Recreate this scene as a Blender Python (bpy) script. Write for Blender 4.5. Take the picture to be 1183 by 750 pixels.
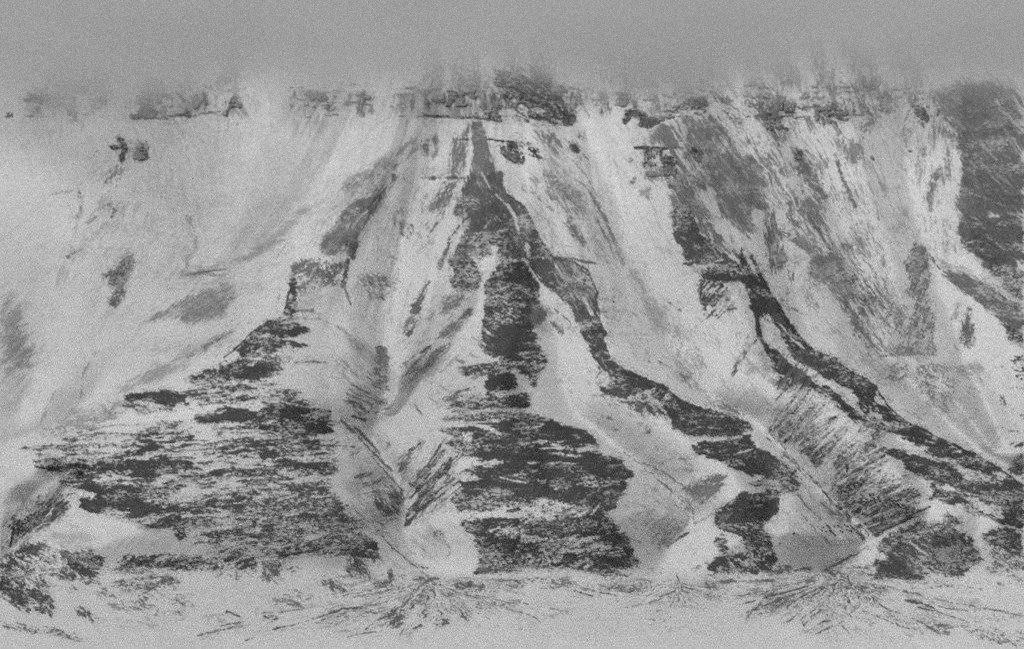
# A snow-covered arctic mountain wall seen across a valley, its summit lost in low cloud.
import math
import bpy, bmesh, math, random
import numpy as np
# ---------------------------------------------------------------------------
# SURFACE SURVEY: bare rock, scree, snow patches and painted ravine shade on the mountain, digitised on a
# chart of the mountain face.  Sheets are 300 x 190 chart units, traced at ZS per unit.
# R(sheet, cover, tone, streak angle, pts, streak (len, wid), softness, edge blur)
# ---------------------------------------------------------------------------
ZS = 3.943
SH = dict(A0=(0,60),A1=(300,60),A2=(600,60),A3=(883,60),B0=(0,250),B1=(300,250),B2=(600,250),B3=(883,250),
          C0=(0,420),C1=(300,420),C2=(600,420),C3=(883,420),D0=(0,560),D1=(300,560),D2=(600,560),D3=(883,560),
          E1=(500,200),E2=(450,400),E3=(750,180),E4=(150,180))
FEATS = []
def _pts(sheet, s):
    a = [float(v) for v in s.replace(',', ' ').split()]
    if sheet is None: return [(a[i], a[i+1]) for i in range(0, len(a), 2)]
    o = SH[sheet]
    return [(o[0]+a[i]/ZS, o[1]+a[i+1]/ZS) for i in range(0, len(a), 2)]
def R(sheet, C, tone, ang, s, st=(22,2.4), soft=.16, blur=1.6):
    FEATS.append(('P', C, tone, ang, _pts(sheet, s), st, soft, blur, 0))
def L(sheet, C, tone, w, s, st=(9,2.0), soft=.25, ang=None):
    FEATS.append(('L', C, tone, ang, _pts(sheet, s), st, soft, 0, w/ZS))
SN = 190
F_ = (6,1.6)     # fine speckle
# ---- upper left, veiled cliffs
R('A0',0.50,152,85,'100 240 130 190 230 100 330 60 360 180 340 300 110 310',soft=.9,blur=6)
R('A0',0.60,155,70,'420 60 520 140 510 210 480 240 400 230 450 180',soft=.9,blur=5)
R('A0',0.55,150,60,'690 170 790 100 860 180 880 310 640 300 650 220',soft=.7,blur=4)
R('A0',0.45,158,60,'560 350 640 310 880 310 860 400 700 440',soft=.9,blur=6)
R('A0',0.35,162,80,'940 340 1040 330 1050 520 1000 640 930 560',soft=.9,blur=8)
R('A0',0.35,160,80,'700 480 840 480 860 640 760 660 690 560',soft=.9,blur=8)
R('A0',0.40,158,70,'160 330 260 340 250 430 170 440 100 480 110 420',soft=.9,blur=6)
R('A0',1.08,86,0,'590 303 640 245 645 200 690 150 740 130 750 185 700 195 690 240 715 285',F_,blur=1)
L('A0',1.03,82,15,'600 292 660 295 740 300 780 285 860 290'); L('A0',1.03,84,18,'800 180 845 225 855 285')
L('A0',0.97,78,16,'675 190 720 180 760 192'); L('A0',0.74,91,9,'690 270 800 270'); L('A0',0.74,106,9,'740 130 780 110 830 160')
R('A0',0.60,134,60,'1020 290 1060 200 1080 180 1100 240 1130 300',soft=.5,blur=2); L('A0',0.97,86,15,'1075 185 1045 245 1030 290')
R('A0',0.50,134,85,'870 180 945 180 945 285 880 285',soft=.5,blur=3); L('A0',0.97,91,11,'925 190 937 235'); L('A0',0.62,106,9,'885 200 880 240')
R('A0',0.40,150,80,'960 160 995 160 990 270 965 270',soft=.6,blur=3); R('A0',0.50,137,80,'1140 180 1183 180 1183 290 1150 280',soft=.6,blur=3)
L('A0',1.08,74,22,'545 395 560 440 550 490'); L('A0',1.08,74,15,'500 432 560 428')
R('A0',0.80,124,80,'600 400 672 410 672 500 600 490',F_,.5); R('A0',1.10,76,60,'640 410 672 415 662 460 682 503 650 480 630 450',F_)
R('A0',0.75,122,-60,'450 610 520 510 560 520 530 600',F_,.4,3); R('A0',0.50,140,-60,'420 749 440 660 560 650 560 749',F_,.5,4)
R('A0',0.50,150,-40,'400 560 520 440 520 520 440 600',(20,2),.6,4); L('A0',0.35,150,7,'470 420 400 500'); L('A0',0.40,127,14,'360 640 380 700 350 749')
L('A0',0.40,150,10,'220 655 270 640 330 630'); L('A0',1.08,86,14,'500 700 525 720 510 749')
R('A0',1.08,82,0,'115 205 150 185 200 180 215 222 185 225',F_); L('A0',0.74,96,8,'110 215 240 218'); L('A0',0.85,106,10,'265 190 275 215'); L('A0',0.74,111,10,'320 205 345 212')
R('A0',1.03,90,0,'400 217 450 195 480 215 492 243 440 225',F_); R('A0',1.10,81,0,'25 290 50 278 70 288 50 306',F_)
R('A0',0.60,137,85,'110 240 200 230 220 300 110 310',soft=.6,blur=3); L('A0',0.50,122,30,'310 240 340 300')
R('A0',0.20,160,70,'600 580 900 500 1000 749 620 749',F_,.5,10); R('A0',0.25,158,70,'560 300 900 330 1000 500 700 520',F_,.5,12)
# ---- upper middle
R('A1',.65,108,0,'145 190 210 178 320 175 328 220 200 222 160 215',F_,.4); R('A1',.75,98,0,'225 246 340 225 347 259 230 256',F_,.3)
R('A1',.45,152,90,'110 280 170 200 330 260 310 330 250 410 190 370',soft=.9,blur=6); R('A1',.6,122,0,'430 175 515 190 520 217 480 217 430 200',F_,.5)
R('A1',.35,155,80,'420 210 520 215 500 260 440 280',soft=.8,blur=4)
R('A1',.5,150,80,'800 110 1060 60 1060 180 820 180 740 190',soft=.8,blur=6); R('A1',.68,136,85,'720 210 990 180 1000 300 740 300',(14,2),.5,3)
R('A1',.45,150,-60,'680 300 760 300 740 360 640 400 600 460 560 460',soft=.8,blur=6)
L('A1',.55,110,14,'640 200 690 182 760 182 820 172 900 190 960 182 1060 182 1130 210'); L('A1',.65,100,26,'740 200 770 240',F_); L('A1',.75,88,12,'750 290 850 296 980 296 1050 302 1120 310')
R('A1',1,74,0,'1010 290 1060 250 1100 240 1080 290 1120 310 1020 306',F_); L('A1',.7,95,14,'1060 180 1080 210'); L('A1',.8,90,10,'1030 196 1085 190')
R('A1',.7,132,60,'990 200 1090 200 1100 240 1050 260 1000 290',F_,.5)
R('A1',.98,86,35,'1070 110 1100 85 1140 88 1183 120 1183 190 1120 150 1075 142',(8,2),.25,2)
L('A1',.7,105,14,'1090 190 1140 230 1183 275')
R('A1',.72,132,-60,'600 490 630 440 700 375 745 360 725 430 690 492',(10,2),.5,3); R('A1',.5,148,-45,'540 480 600 470 640 500 600 610 570 610 440 640 500 560',(12,2),.6,4)
R('A1',.78,122,-50,'350 749 480 660 590 570 620 500 650 510 560 660 500 749',(16,2),.4,2.5); R('A1',.9,112,-60,'590 610 600 540 650 500 610 600',(8,2),.4)
L('A1',.5,135,8,'430 630 480 600'); L('A1',.6,130,7,'640 710 660 749')
R('A1',.78,118,90,'738 400 752 385 772 385 766 480 748 487',(9,2),.35,1.5); R('A1',.72,122,90,'782 395 828 350 820 480 790 492',(9,2),.35,1.5)
R('A1',.8,122,-80,'880 390 950 310 968 320 950 420 940 490 910 580 840 580 870 500',(12,2),.35,2); L('A1',.85,90,7,'885 397 950 397')
R('A1',.96,116,80,'962 312 1008 318 1040 400 1060 520 1108 580 1120 650 1183 690 1183 749 890 749 905 660 955 560 968 400',(18,2),.3,1.6)
R('A1',.8,118,-60,'840 600 900 585 855 700 830 749 770 749 790 680',(12,2),.35,1.8); L('A1',.55,100,8,'720 572 940 573',F_); L('A1',1,92,13,'776 573 794 573'); L('A1',.9,95,12,'860 572 890 572')
R('A1',.75,122,-85,'742 630 756 640 746 740 718 738 727 670',(9,2),.35,1.4); L('A1',.5,140,10,'630 725 650 745')
L('A1',1,62,7,'1035 400 1165 408'); R('A1',.88,88,35,'1060 415 1165 412 1183 430 1183 505 1140 480 1070 430',F_,.25); R('A1',.5,120,40,'1080 440 1183 480 1183 520 1120 500',F_)
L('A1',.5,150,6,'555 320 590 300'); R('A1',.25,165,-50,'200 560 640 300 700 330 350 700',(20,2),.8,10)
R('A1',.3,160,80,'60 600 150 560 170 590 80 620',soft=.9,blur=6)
# ---- summit block and ridge to the right
R('A2',.78,94,40,'0 105 60 108 120 118 160 180 200 240 250 290 252 330 200 322 160 280 100 232 60 235 0 215',(9,2.2),.3,1.4)
L('A2',.95,76,16,'0 140 40 185 100 235'); L('A2',.9,82,14,'140 200 200 235'); R('A2',.65,98,10,'70 265 130 260 182 332 80 332',F_,.3); L('A2',.8,92,14,'0 275 40 312')
R('A2',.8,100,20,'170 250 250 290 250 332 190 310',F_,.3); R('A2',.75,150,45,'70 150 110 150 150 190 110 200',soft=.5,blur=2)
R('A2',1,66,30,'30 430 70 435 112 482 100 500 50 470',F_,.2); R('A2',.9,80,60,'0 430 20 480 22 520 0 520',F_); R('A2',.6,115,40,'0 385 60 410 50 435 0 430',F_)
R('A2',.5,132,55,'30 340 160 340 200 430 190 485 110 410 60 390',(14,2.4),.4,2); R('A2',.62,116,57,'190 340 260 430 312 490 340 552 290 505 230 450',(14,2.2),.3,1.6); R('A2',.7,132,60,'255 340 290 360 305 420 272 400',(8,2),.4)
L('A2',.95,84,16,'245 430 265 455'); R('A2',.55,136,55,'80 520 200 560 310 700 330 749 200 749 120 600',(20,2.2),.4,2.4); L('A2',.6,132,9,'320 640 390 749'); L('A2',.5,138,7,'230 480 300 560 385 700'); R('A2',.7,136,50,'30 530 100 590 92 612 50 585',soft=.4)
R('A2',.45,145,57,'100 420 200 500 290 620 330 749 250 690 150 560',(20,2),.5,3); L('A2',.5,130,8,'50 620 100 680 150 725')
R('A2',.6,112,60,'250 190 300 208 300 242 258 232',F_,.4); L('A2',.55,98,9,'320 216 435 217'); R('A2',.7,125,80,'355 240 402 240 402 292 368 280',F_,.4); L('A2',.45,140,8,'290 240 320 300')
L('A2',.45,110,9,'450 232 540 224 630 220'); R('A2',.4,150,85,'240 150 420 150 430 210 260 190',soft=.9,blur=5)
R('A2',.6,132,-20,'590 230 780 120 830 180 700 230 640 290 590 280 500 260',(9,2),.6,4)
R('A2',.95,80,-10,'480 262 530 256 580 290 640 300 670 250 740 230 780 198 840 195 862 240 860 290 800 268 740 268 680 290 640 322 580 342 540 333 548 292 500 286 492 332 465 322',(5,2),.22,1)
L('A2',.4,110,7,'580 357 650 357')
R('A2',.82,112,45,'800 108 850 118 890 170 960 210 1010 290 1020 342 980 330 900 222 840 160',(10,2.2),.35,2); R('A2',.75,92,30,'890 198 940 200 972 237 910 225',F_); L('A2',.8,98,10,'835 120 885 165')
R('A2',.6,120,57,'1040 170 1110 130 1160 170 1183 220 1183 460 1130 360 1060 280',(12,2.2),.35,2.4); L('A2',.8,90,12,'1100 200 1130 212'); L('A2',.8,88,14,'1140 252 1172 275'); L('A2',.5,140,20,'930 120 990 200')
R('A2',.78,120,55,'650 330 700 298 860 290 905 290 950 350 1000 430 1110 520 1110 620 1140 645 1100 700 1020 749 700 749 692 640 700 540 702 470 650 420 560 420',(20,2.2),.35,2)
R('A2',.85,112,50,'860 440 960 470 1060 600 1080 690 1000 640 900 520',(22,2.4),.6,6); R('A2',.3,146,60,'490 340 600 350 650 420 530 420 490 400',F_,.5,3)
R('A2',.9,SN-8,70,'730 330 745 340 765 405 748 395',soft=.4); R('A2',.8,SN-10,78,'806 515 830 515 824 600 815 570',soft=.4); R('A2',.95,SN-5,60,'868 600 900 635 925 749 870 749 850 690 830 670',(14,3),.3)
L('A2',.6,165,8,'920 330 960 380 990 460'); L('A2',.5,160,7,'960 560 1000 620'); L('A2',.5,158,7,'820 400 850 470')
L('A2',.95,72,8,'528 435 660 436'); L('A2',.95,78,22,'575 440 582 468'); L('A2',.8,82,10,'640 436 645 470'); R('A2',.92,84,20,'640 470 690 468 712 520 702 560 640 520',(5,2),.25,1); R('A2',.85,92,-40,'495 502 518 470 542 480 508 512',F_)
R('A2',1,78,60,'780 435 806 438 828 490 800 500 788 465',(5,2),.2,1); R('A2',.85,105,-40,'508 602 540 562 532 620',F_,.3); R('A2',.65,128,80,'548 630 600 605 604 668 562 675',F_,.4); R('A2',.5,132,60,'560 450 640 440 700 570 700 620 640 600 560 590',F_,.35,3); L('A2',.8,95,16,'665 560 690 615',F_)
R('A2',.3,150,80,'490 420 560 480 560 600 500 560',F_,.5,4); R('A2',.85,112,10,'690 700 760 690 800 749 690 749',F_,.3,2)
# ---- upper right cliffs
R('A3',.7,98,0,'0 240 45 250 75 300 80 350 40 350 0 340',F_,.3); R('A3',.65,88,5,'60 238 140 240 200 248 212 266 110 270',F_,.3); L('A3',.95,86,14,'75 345 108 350'); R('A3',.6,120,60,'20 360 90 390 90 460 50 420',(8,2),.4); R('A3',.5,130,57,'100 270 150 300 180 350 120 320',(8,2),.4)
L('A3',.55,132,8,'180 290 210 350 238 405')
R('A3',.68,98,30,'240 250 290 226 350 240 392 300 392 352 350 330 310 270 262 290',F_,.3); R('A3',.6,130,60,'250 270 300 340 330 420 400 515 445 500 440 430 380 360 340 330',(10,2.2),.4,3); R('A3',.75,122,60,'360 450 440 428 435 500 400 515',F_,.4); L('A3',.45,130,9,'300 150 298 225')
L('A3',.5,126,34,'410 160 450 240 490 310'); L('A3',.5,134,36,'470 330 440 400 430 440'); L('A3',.7,108,12,'440 240 475 270 500 310')
R('A3',.6,128,85,'560 160 592 150 592 250 585 320 565 348 552 240',(8,2),.4); L('A3',.7,95,9,'552 242 596 242'); L('A3',.6,125,10,'700 180 660 260 630 350')
R('A3',.85,90,60,'668 244 742 246 744 300 730 365 700 352 690 285',F_,.25); R('A3',.6,142,70,'630 350 680 340 660 440 620 430',F_,.5); R('A3',.65,116,-60,'680 510 700 470 720 420 740 460 705 522',(8,2),.4); L('A3',.9,100,12,'664 450 672 450'); L('A3',.8,105,10,'640 540 645 542')
R('A3',.62,130,88,'758 290 792 258 782 430 760 410',(10,2),.4,2); R('A3',.85,112,-75,'740 665 770 540 800 488 802 570 772 655',(12,2),.35,2); L('A3',.6,130,20,'745 640 770 749'); R('A3',.58,130,75,'800 300 850 340 890 362 872 450 850 500 862 590 820 612 812 500 830 430',(12,2.2),.4,2.4)
L('A3',.55,102,8,'793 262 822 300 885 352',F_); L('A3',.8,104,9,'798 262 790 290'); L('A3',.9,98,9,'875 350 885 352')
R('A3',.78,112,56,'118 432 172 440 200 500 245 560 295 640 282 685 220 620 150 520',(10,2.4),.35,1.8); R('A3',.95,86,50,'118 432 165 450 162 485 130 462',F_); L('A3',.8,112,13,'328 500 370 590 412 702'); L('A3',.5,138,11,'495 520 522 590 560 660 590 715',F_); L('A3',.9,115,12,'492 480 500 492'); L('A3',.6,128,10,'20 455 60 510 100 570'); L('A3',.45,135,12,'100 610 180 700 230 740')
R('A3',.35,155,60,'400 560 430 580 420 610 390 590',F_,.6,3); R('A3',.3,160,60,'680 560 740 570 720 620 690 610',F_,.6,3)
R('A3',1,124,50,'748 160 1000 110 1100 150 1183 205 1183 400 890 400 860 340 800 285',(24,2.4),.5,5)
R('A3',1,112,50,'870 400 900 350 1183 330 1183 749 890 749 882 660 902 560 896 470',(24,2.4),.4,1.8); R('A3',.9,100,45,'1060 560 1183 500 1183 749 1000 749',(20,3),.8,12)
L('A3',.8,172,18,'1058 228 1120 300 1183 372'); L('A3',.8,170,12,'1108 368 1150 420 1183 472'); L('A3',.5,150,6,'990 420 1060 495'); L('A3',.45,150,7,'850 200 900 240'); L('A3',.4,148,6,'960 265 1020 270')
L('A3',.5,150,6,'1030 560 1120 640',F_); L('A3',.4,150,5,'930 640 1100 700',F_)
R('B3',1,100,20,'880 0 1183 0 1183 390 1120 362 1068 312 1100 290 1040 272 992 222 982 200 940 170 888 130',(18,2.4),.3,1.3); R('B3',.9,86,15,'890 70 1000 80 1100 130 1110 260 1040 270 990 200 900 120',(18,3),.7,4)
R('B3',.95,SN-10,60,'1140 212 1183 200 1183 290 1160 250',(10,3),.3); L('B3',.7,SN-12,6,'1120 270 1150 320 1183 380'); L('B3',.5,150,6,'1000 80 1100 150',F_)
R('B3',.98,108,32,'812 255 850 235 930 260 1060 330 1160 402 1183 432 1183 560 1120 512 1000 420 950 372 870 312',(24,2.6),.3,1.4); L('B3',.8,170,7,'1065 320 1183 405'); L('B3',.4,150,5,'1050 320 1090 400')
R('B3',1,76,30,'948 372 1040 432 1100 488 1183 540 1183 612 1112 562 1090 492 1030 432',(14,2.4),.2,.8); R('B3',.55,82,8,'1120 640 1183 618 1183 749 1130 722',(12,3),.2,1)
R('B3',.97,104,88,'925 408 952 460 962 560 950 612 908 590 898 520',(10,2.2),.25,1.5); R('B3',.6,126,-60,'868 400 898 400 880 470 845 502',(8,2),.5,2); L('B3',.6,152,10,'870 590 990 749'); R('B3',.8,148,60,'950 670 992 670 986 732',soft=.5,blur=2); L('B3',.4,140,12,'770 380 795 430')
R('B3',.8,118,-70,'680 110 740 150 760 280 752 350 772 500 782 632 570 632 640 510 680 440 670 370 640 355 665 290 630 210 665 170',(7,2.4),.45,1.2); R('B3',.68,120,-50,'565 375 620 430 645 500 600 602 570 582 600 500 562 420',(8,2.2),.35,1.4); L('B3',.85,108,6,'530 636 660 634 780 631'); L('B3',.7,108,18,'735 160 755 300'); L('B3',.5,130,8,'530 270 570 360')
L('B3',.9,105,8,'735 150 800 240'); R('B3',.55,130,30,'800 170 840 220 960 240 820 250',(10,2),.5,2)
R('B3',.5,125,20,'560 40 650 20 650 60 600 70',F_,.6,2)
R('B3',.78,118,50,'200 232 240 170 330 168 372 222 340 262 400 282 412 390 440 470 500 580 535 625 470 600 400 540 390 450 330 380 290 300 210 282',(11,2.4),.35,1.8); R('B3',.75,142,80,'455 370 496 380 496 450 465 440',soft=.5,blur=2); R('B3',.5,150,70,'445 310 480 320 475 350 450 345',soft=.6,blur=2); R('B3',.45,138,60,'460 450 500 480 520 560 480 520',(8,2),.5,2)
R('C3',.5,124,-45,'540 0 650 0 665 50 600 105 545 60',(4,1.8),.35,1.4); R('C3',.5,124,50,'680 0 850 0 862 80 880 150 850 200 760 180 680 100',(4,1.8),.4,2); R('C3',.3,140,50,'850 60 930 200 840 240 740 190',(9,1.8),.4,3); R('C3',.85,140,60,'930 0 992 0 990 72 960 40',soft=.5,blur=2)
R('C3',.3,150,-30,'800 270 990 220 1000 250 860 330',(16,2),.6,3); R('C3',.3,152,-30,'970 330 1080 240 1110 250 1030 340',(16,2),.6,3)
L('C3',.7,110,18,'1085 160 1090 185',F_); R('C3',.55,82,0,'1110 100 1183 95 1183 120 1120 120',(12,2)); R('C3',.8,80,0,'1160 230 1183 225 1183 272',F_); R('C3',.5,85,-10,'1100 380 1183 340 1183 385',(9,2),.2); R('C3',.93,92,-30,'1100 490 1150 430 1183 410 1183 540',(12,2),.25,1)
L('C3',.4,130,6,'1110 310 1160 308')
# ---- right spur shoulders (E3)
R('E3',.82,122,55,'105 50 220 150 280 260 330 380 400 440 460 472 430 475 340 430 280 390 200 262 120 232',(16,2.2),.4,2.4)
R('E3',.85,118,55,'240 0 500 0 530 120 500 200 555 225 545 250 450 235 482 340 460 372 400 350 340 280 290 130',(22,2.4),.4,2)
R('E3',.95,SN-5,55,'215 150 260 180 300 170 320 260 460 390 520 470 460 450 380 350 320 310 290 270',(18,3),.3,1.5)
R('E3',.5,135,60,'360 340 400 360 460 460 440 475 390 420',(14,1.8),.35,1.5)
R('E3',.98,88,45,'98 312 108 262 130 240 190 250 250 370 380 470 340 492 160 482 120 370',(10,2.4),.28,1.1)
L('E3',.95,90,16,'158 492 300 480 390 484 450 525'); L('E3',.6,180,6,'230 486 330 475',F_); L('E3',.9,92,12,'450 525 512 566')
R('E3',.98,76,40,'230 520 330 490 390 490 450 520 512 570 560 650 630 749 490 749 460 620 420 580 330 575 240 562',(10,2.4),.2,1)
R('E3',.62,86,-52,'228 560 340 578 405 605 400 700 330 749 250 742 228 640',(14,2.6),.22,1.3)
R('E3',.85,114,80,'540 240 570 260 590 340 620 420 666 602 640 572 600 500 575 545 540 500 520 400 530 290',(22,2.4),.35,1.6); R('E3',.5,148,80,'560 360 600 370 590 400 565 400',soft=.5); R('E3',.6,142,80,'640 450 710 460 660 520 650 490',(10,2),.5,2)
L('E3',.72,114,26,'600 345 680 390 755 442',(14,2.2)); L('E3',.72,114,15,'690 240 760 320 825 425',(14,2)); L('E3',.5,125,8,'660 240 740 270 790 380'); R('E3',.8,124,40,'650 290 700 285 712 332 660 322',F_,.4); L('E3',.5,130,10,'700 340 760 400')
R('E3',.78,118,30,'750 455 830 440 885 470 892 540 932 580 900 602 820 565 740 562 728 500',(8,2.4),.35,1.6); R('E3',.62,124,60,'820 590 920 590 980 700 1000 749 900 749 860 660',(12,2.4),.35,2)
L('E3',.85,110,12,'858 30 900 160 942 232'); L('E3',.6,134,8,'930 250 990 350 1012 422',(8,2)); R('E3',.68,118,50,'620 0 700 0 760 130 825 190 790 205 700 120',(9,2.4),.35,2); L('E3',.75,124,12,'548 0 612 90'); L('E3',.62,124,22,'580 120 640 200 640 290',(9,2.2)); L('E3',.5,135,8,'700 225 790 265',F_)
R('E3',.45,118,52,'845 390 990 430 995 462 870 430',(12,2),.25,1.2); R('E3',.4,150,60,'900 300 980 300 990 400 920 380',soft=.8,blur=4); R('E3',.45,150,60,'1095 260 1165 275 1170 345 1120 335',F_,.6,3); L('E3',.9,118,12,'1015 8 1024 22'); L('E3',.45,145,10,'1020 40 1050 120 1100 230',F_); L('E3',.6,130,8,'1040 250 1045 290')
R('E3',.72,124,60,'1090 650 1140 660 1183 710 1183 749 1105 749',F_,.4); L('E3',.5,130,7,'590 630 640 690 715 728',F_); R('E3',.3,155,-20,'640 640 780 560 860 580 760 620',F_,.7,4)
# ---- middle left bowl
R('B0',.98,102,-45,'600 165 622 195 585 270 566 350 552 390 520 424 498 412 505 360 530 332 492 300 500 277 430 284 490 240 560 185',(9,2.4),.35,1.6); R('B0',.9,82,-45,'560 210 615 195 580 270 500 272 540 240',(9,2.4),.5,2.2)
R('B0',.5,150,-60,'560 150 610 150 620 170 560 190',soft=.5,blur=2); R('B0',.5,160,-60,'500 420 560 400 510 490 460 490',soft=.7,blur=4)
R('B0',.68,134,-38,'0 370 60 375 105 430 150 560 172 620 130 690 80 749 0 749',(16,2.2),.7,5); R('C0',.6,136,-38,'0 0 90 0 60 60 0 90',(16,2.2),.7,6)
R('B0',.75,150,-70,'240 295 260 240 300 190 330 200 320 250 280 312',soft=.8,blur=3); L('B0',.8,120,16,'290 190 310 185',F_); R('B0',.45,150,-45,'220 190 300 150 400 60 440 0 560 0 540 60 400 150 330 190',(9,2.2),.5,4); L('B0',.7,125,16,'400 30 440 0'); L('B0',.6,130,12,'330 170 380 150',F_); L('B0',.6,130,10,'365 95 380 80')
R('B0',.32,156,30,'470 20 780 0 780 70 700 110 600 110 470 120',F_,.5,6); R('B0',.3,158,0,'220 90 330 80 330 130 240 140',F_,.6,4); R('B0',.3,156,-20,'640 230 740 200 760 260 700 310 620 290',F_,.6,5); L('B0',.5,145,7,'705 215 755 230',F_)
R('B0',.25,160,-45,'0 350 160 210 180 150 190 220 60 350',soft=.8,blur=8)
R('B0',.85,130,-30,'770 440 850 370 930 320 1000 290 1060 310 1076 350 1040 420 940 492 860 482 780 462',(12,2),.55,3); R('B0',.5,132,-38,'650 520 700 450 780 410 860 350 900 320 870 400 760 460',(18,1.8),.35,1.6)
L('B0',.45,130,8,'830 268 960 262 1030 275'); L('B0',.5,140,6,'1000 275 1080 340',F_)
R('B0',.78,138,-32,'590 749 700 680 850 610 1000 530 1082 508 1000 592 900 642 720 749',(26,2.2),.5,2.4); R('B0',.3,152,-25,'520 580 640 540 760 560 900 520 860 600 700 640',(12,2),.5,4); R('B0',.3,158,-30,'880 560 960 530 1000 540 900 600',(16,2),.5,3); L('B0',.7,120,10,'860 640 1000 560 1075 512')
R('C0',.78,140,-32,'340 212 500 142 620 70 730 0 885 0 760 62 600 122 420 190 290 262',(26,2.2),.5,2.4)
L('B0',.4,140,7,'435 620 390 690 375 749',F_); L('C0',.55,140,10,'390 20 372 80 370 140 350 190',(4,2)); L('C0',.6,155,12,'250 130 210 220 170 290'); R('C0',.4,142,-8,'340 215 560 170 720 230 700 280 420 320 200 330 180 300',(12,2),.4,3); R('C0',.35,140,-8,'340 240 620 210 560 290 300 330 100 350',(16,2),.4,3)
L('E4',.7,138,16,'262 270 302 360 300 420 270 470 237 548',(12,2)); L('E4',.75,144,36,'237 548 330 530 450 505 540 465 640 400 720 310 805 238',(18,2.2),.7); L('E4',.9,112,9,'240 547 330 530 440 515'); L('E4',.6,135,14,'520 470 640 400 700 380',(12,2)); L('E4',.5,140,9,'130 590 200 520 290 440',(12,2)); L('E4',.5,130,7,'300 538 430 545',F_)
R('E4',.5,155,-55,'430 440 490 330 545 325 500 430',soft=.8,blur=4); L('E4',.6,145,8,'635 272 678 212'); R('E4',.4,150,60,'540 590 620 590 625 650 580 630',F_,.7,3); L('E4',.4,145,8,'660 470 720 390')
R('E4',.4,152,80,'240 260 320 260 320 420 250 470',soft=.8,blur=4); R('E4',.3,158,30,'60 280 180 290 140 400 60 380',F_,.6,5)
R('E4',.3,160,80,'360 0 430 0 400 150 350 150',soft=.8,blur=6); L('E4',.3,145,5,'0 255 20 290'); R('E4',.3,150,-30,'840 240 930 215 940 260 850 290',F_,.6,4)
# ---- left spur
R('B1',.85,112,-55,'345 80 372 0 500 0 440 95 432 190 380 172 282 172 258 142 300 100',(12,2.2),.4,1.4); R('B1',1,94,-65,'430 60 480 0 502 5 445 100 437 190 405 210 392 345 368 300 400 185 395 100',(12,2.4),.25,1.1); L('B1',.8,118,11,'385 320 412 405'); L('B1',.5,160,6,'330 130 420 60 440 20',(7,2)); L('B1',.6,175,10,'270 180 420 188')
R('E4',.85,110,-55,'880 380 960 260 1050 200 1183 170 1120 230 1090 300 1040 340 1020 400 870 430',(12,2.2),.4,1.6); L('E4',1,100,22,'1130 190 1085 290 1035 345'); R('E4',.6,130,-45,'960 130 1080 60 1150 0 1183 0 1183 110 1100 170 1000 200',(10,2.2),.5,3); L('E4',.6,SN-15,7,'1010 330 1090 240 1140 190',(7,2)); R('E4',.5,145,-30,'880 200 1060 150 960 250 900 330',soft=.8,blur=4)
R('B1',.7,114,-30,'155 222 200 195 380 195 400 222 350 262 345 312 260 332 180 352 138 300',(6,2.2),.35,1.4); L('B1',.8,98,14,'150 290 145 330',F_); L('B1',.7,105,18,'265 240 300 260 330 300',F_); R('B1',.8,150,-10,'180 352 290 350 295 400 200 435 160 432',soft=.8,blur=3); L('B1',.85,120,16,'170 432 238 425'); R('B1',.25,158,30,'300 340 400 320 400 400 320 420',F_,.6,3)
R('B1',1,76,-70,'128 290 160 280 172 352 168 420 150 460 110 452 118 392 140 370 128 345',(8,2.6),.15,.9)
L('B1',.6,142,11,'160 465 280 466 350 500 450 572 532 642 590 700'); R('B1',.92,130,42,'345 505 420 540 490 605 470 625 400 588',(16,2.4),.7,2.4); R('B1',.65,112,50,'530 590 570 590 594 645 582 705 540 722 520 650',(7,2.2),.4,1.4); R('B1',.3,145,45,'440 560 530 600 540 720 480 660',(10,2),.5,2)
R('B1',.48,126,42,'470 262 560 262 642 300 602 380 568 392 500 370 448 305',(9,1.8),.35,2); R('B1',.35,140,42,'570 150 642 180 634 250 590 220',(7,1.8),.4,3); L('B1',.9,108,16,'578 312 612 322',F_); L('B1',.8,100,7,'535 350 575 385'); L('B1',.6,125,6,'520 295 620 300',F_); L('B1',.7,120,8,'632 240 622 310'); R('B1',.25,150,42,'380 300 470 300 480 400 390 380',(9,1.8),.5,4)
L('B1',.8,108,10,'645 20 700 45'); L('B1',.75,108,10,'700 50 685 98 650 85 645 30'); R('B1',.5,135,60,'640 20 700 45 684 100 648 90',F_,.4); R('B1',.75,122,-40,'745 30 785 25 765 62',F_,.4); L('B1',.85,108,8,'810 30 768 92'); L('B1',.4,135,7,'590 80 630 130'); L('B1',.6,130,10,'612 20 618 45',F_)
R('B1',.97,102,-60,'678 440 720 370 765 285 784 288 745 370 732 432 700 445',(8,2.2),.3,1.1); R('B1',.68,120,-55,'648 545 680 450 728 440 690 552',(8,2),.35,1.6); L('B1',.95,100,20,'680 540 688 530',F_); L('B1',.5,135,9,'640 620 680 580'); L('B1',.5,155,10,'770 120 700 180')
R('B1',.95,108,-42,'888 470 940 428 968 412 972 428 940 468',(10,2),.3,1.1); R('B1',.72,120,-35,'798 552 880 482 932 480 872 552',(8,2.2),.4,1.4); R('B1',.65,124,-35,'815 440 850 372 930 350 925 392 860 442',(8,2),.4,2); R('B1',.5,128,-42,'630 749 700 680 800 600 890 570 780 700 720 749',(18,2),.3,2); L('B1',.85,108,9,'640 685 700 640'); L('B1',.9,98,8,'735 625 780 588'); L('B1',.85,98,9,'692 682 728 655'); R('B1',.8,138,-42,'680 749 720 690 850 620 860 640 760 749',(16,2.4),.6,3); L('B1',.5,145,9,'905 635 820 710'); L('B1',.7,120,8,'780 600 740 640')
L('B1',.85,112,14,'868 100 838 190 818 240')
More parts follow.
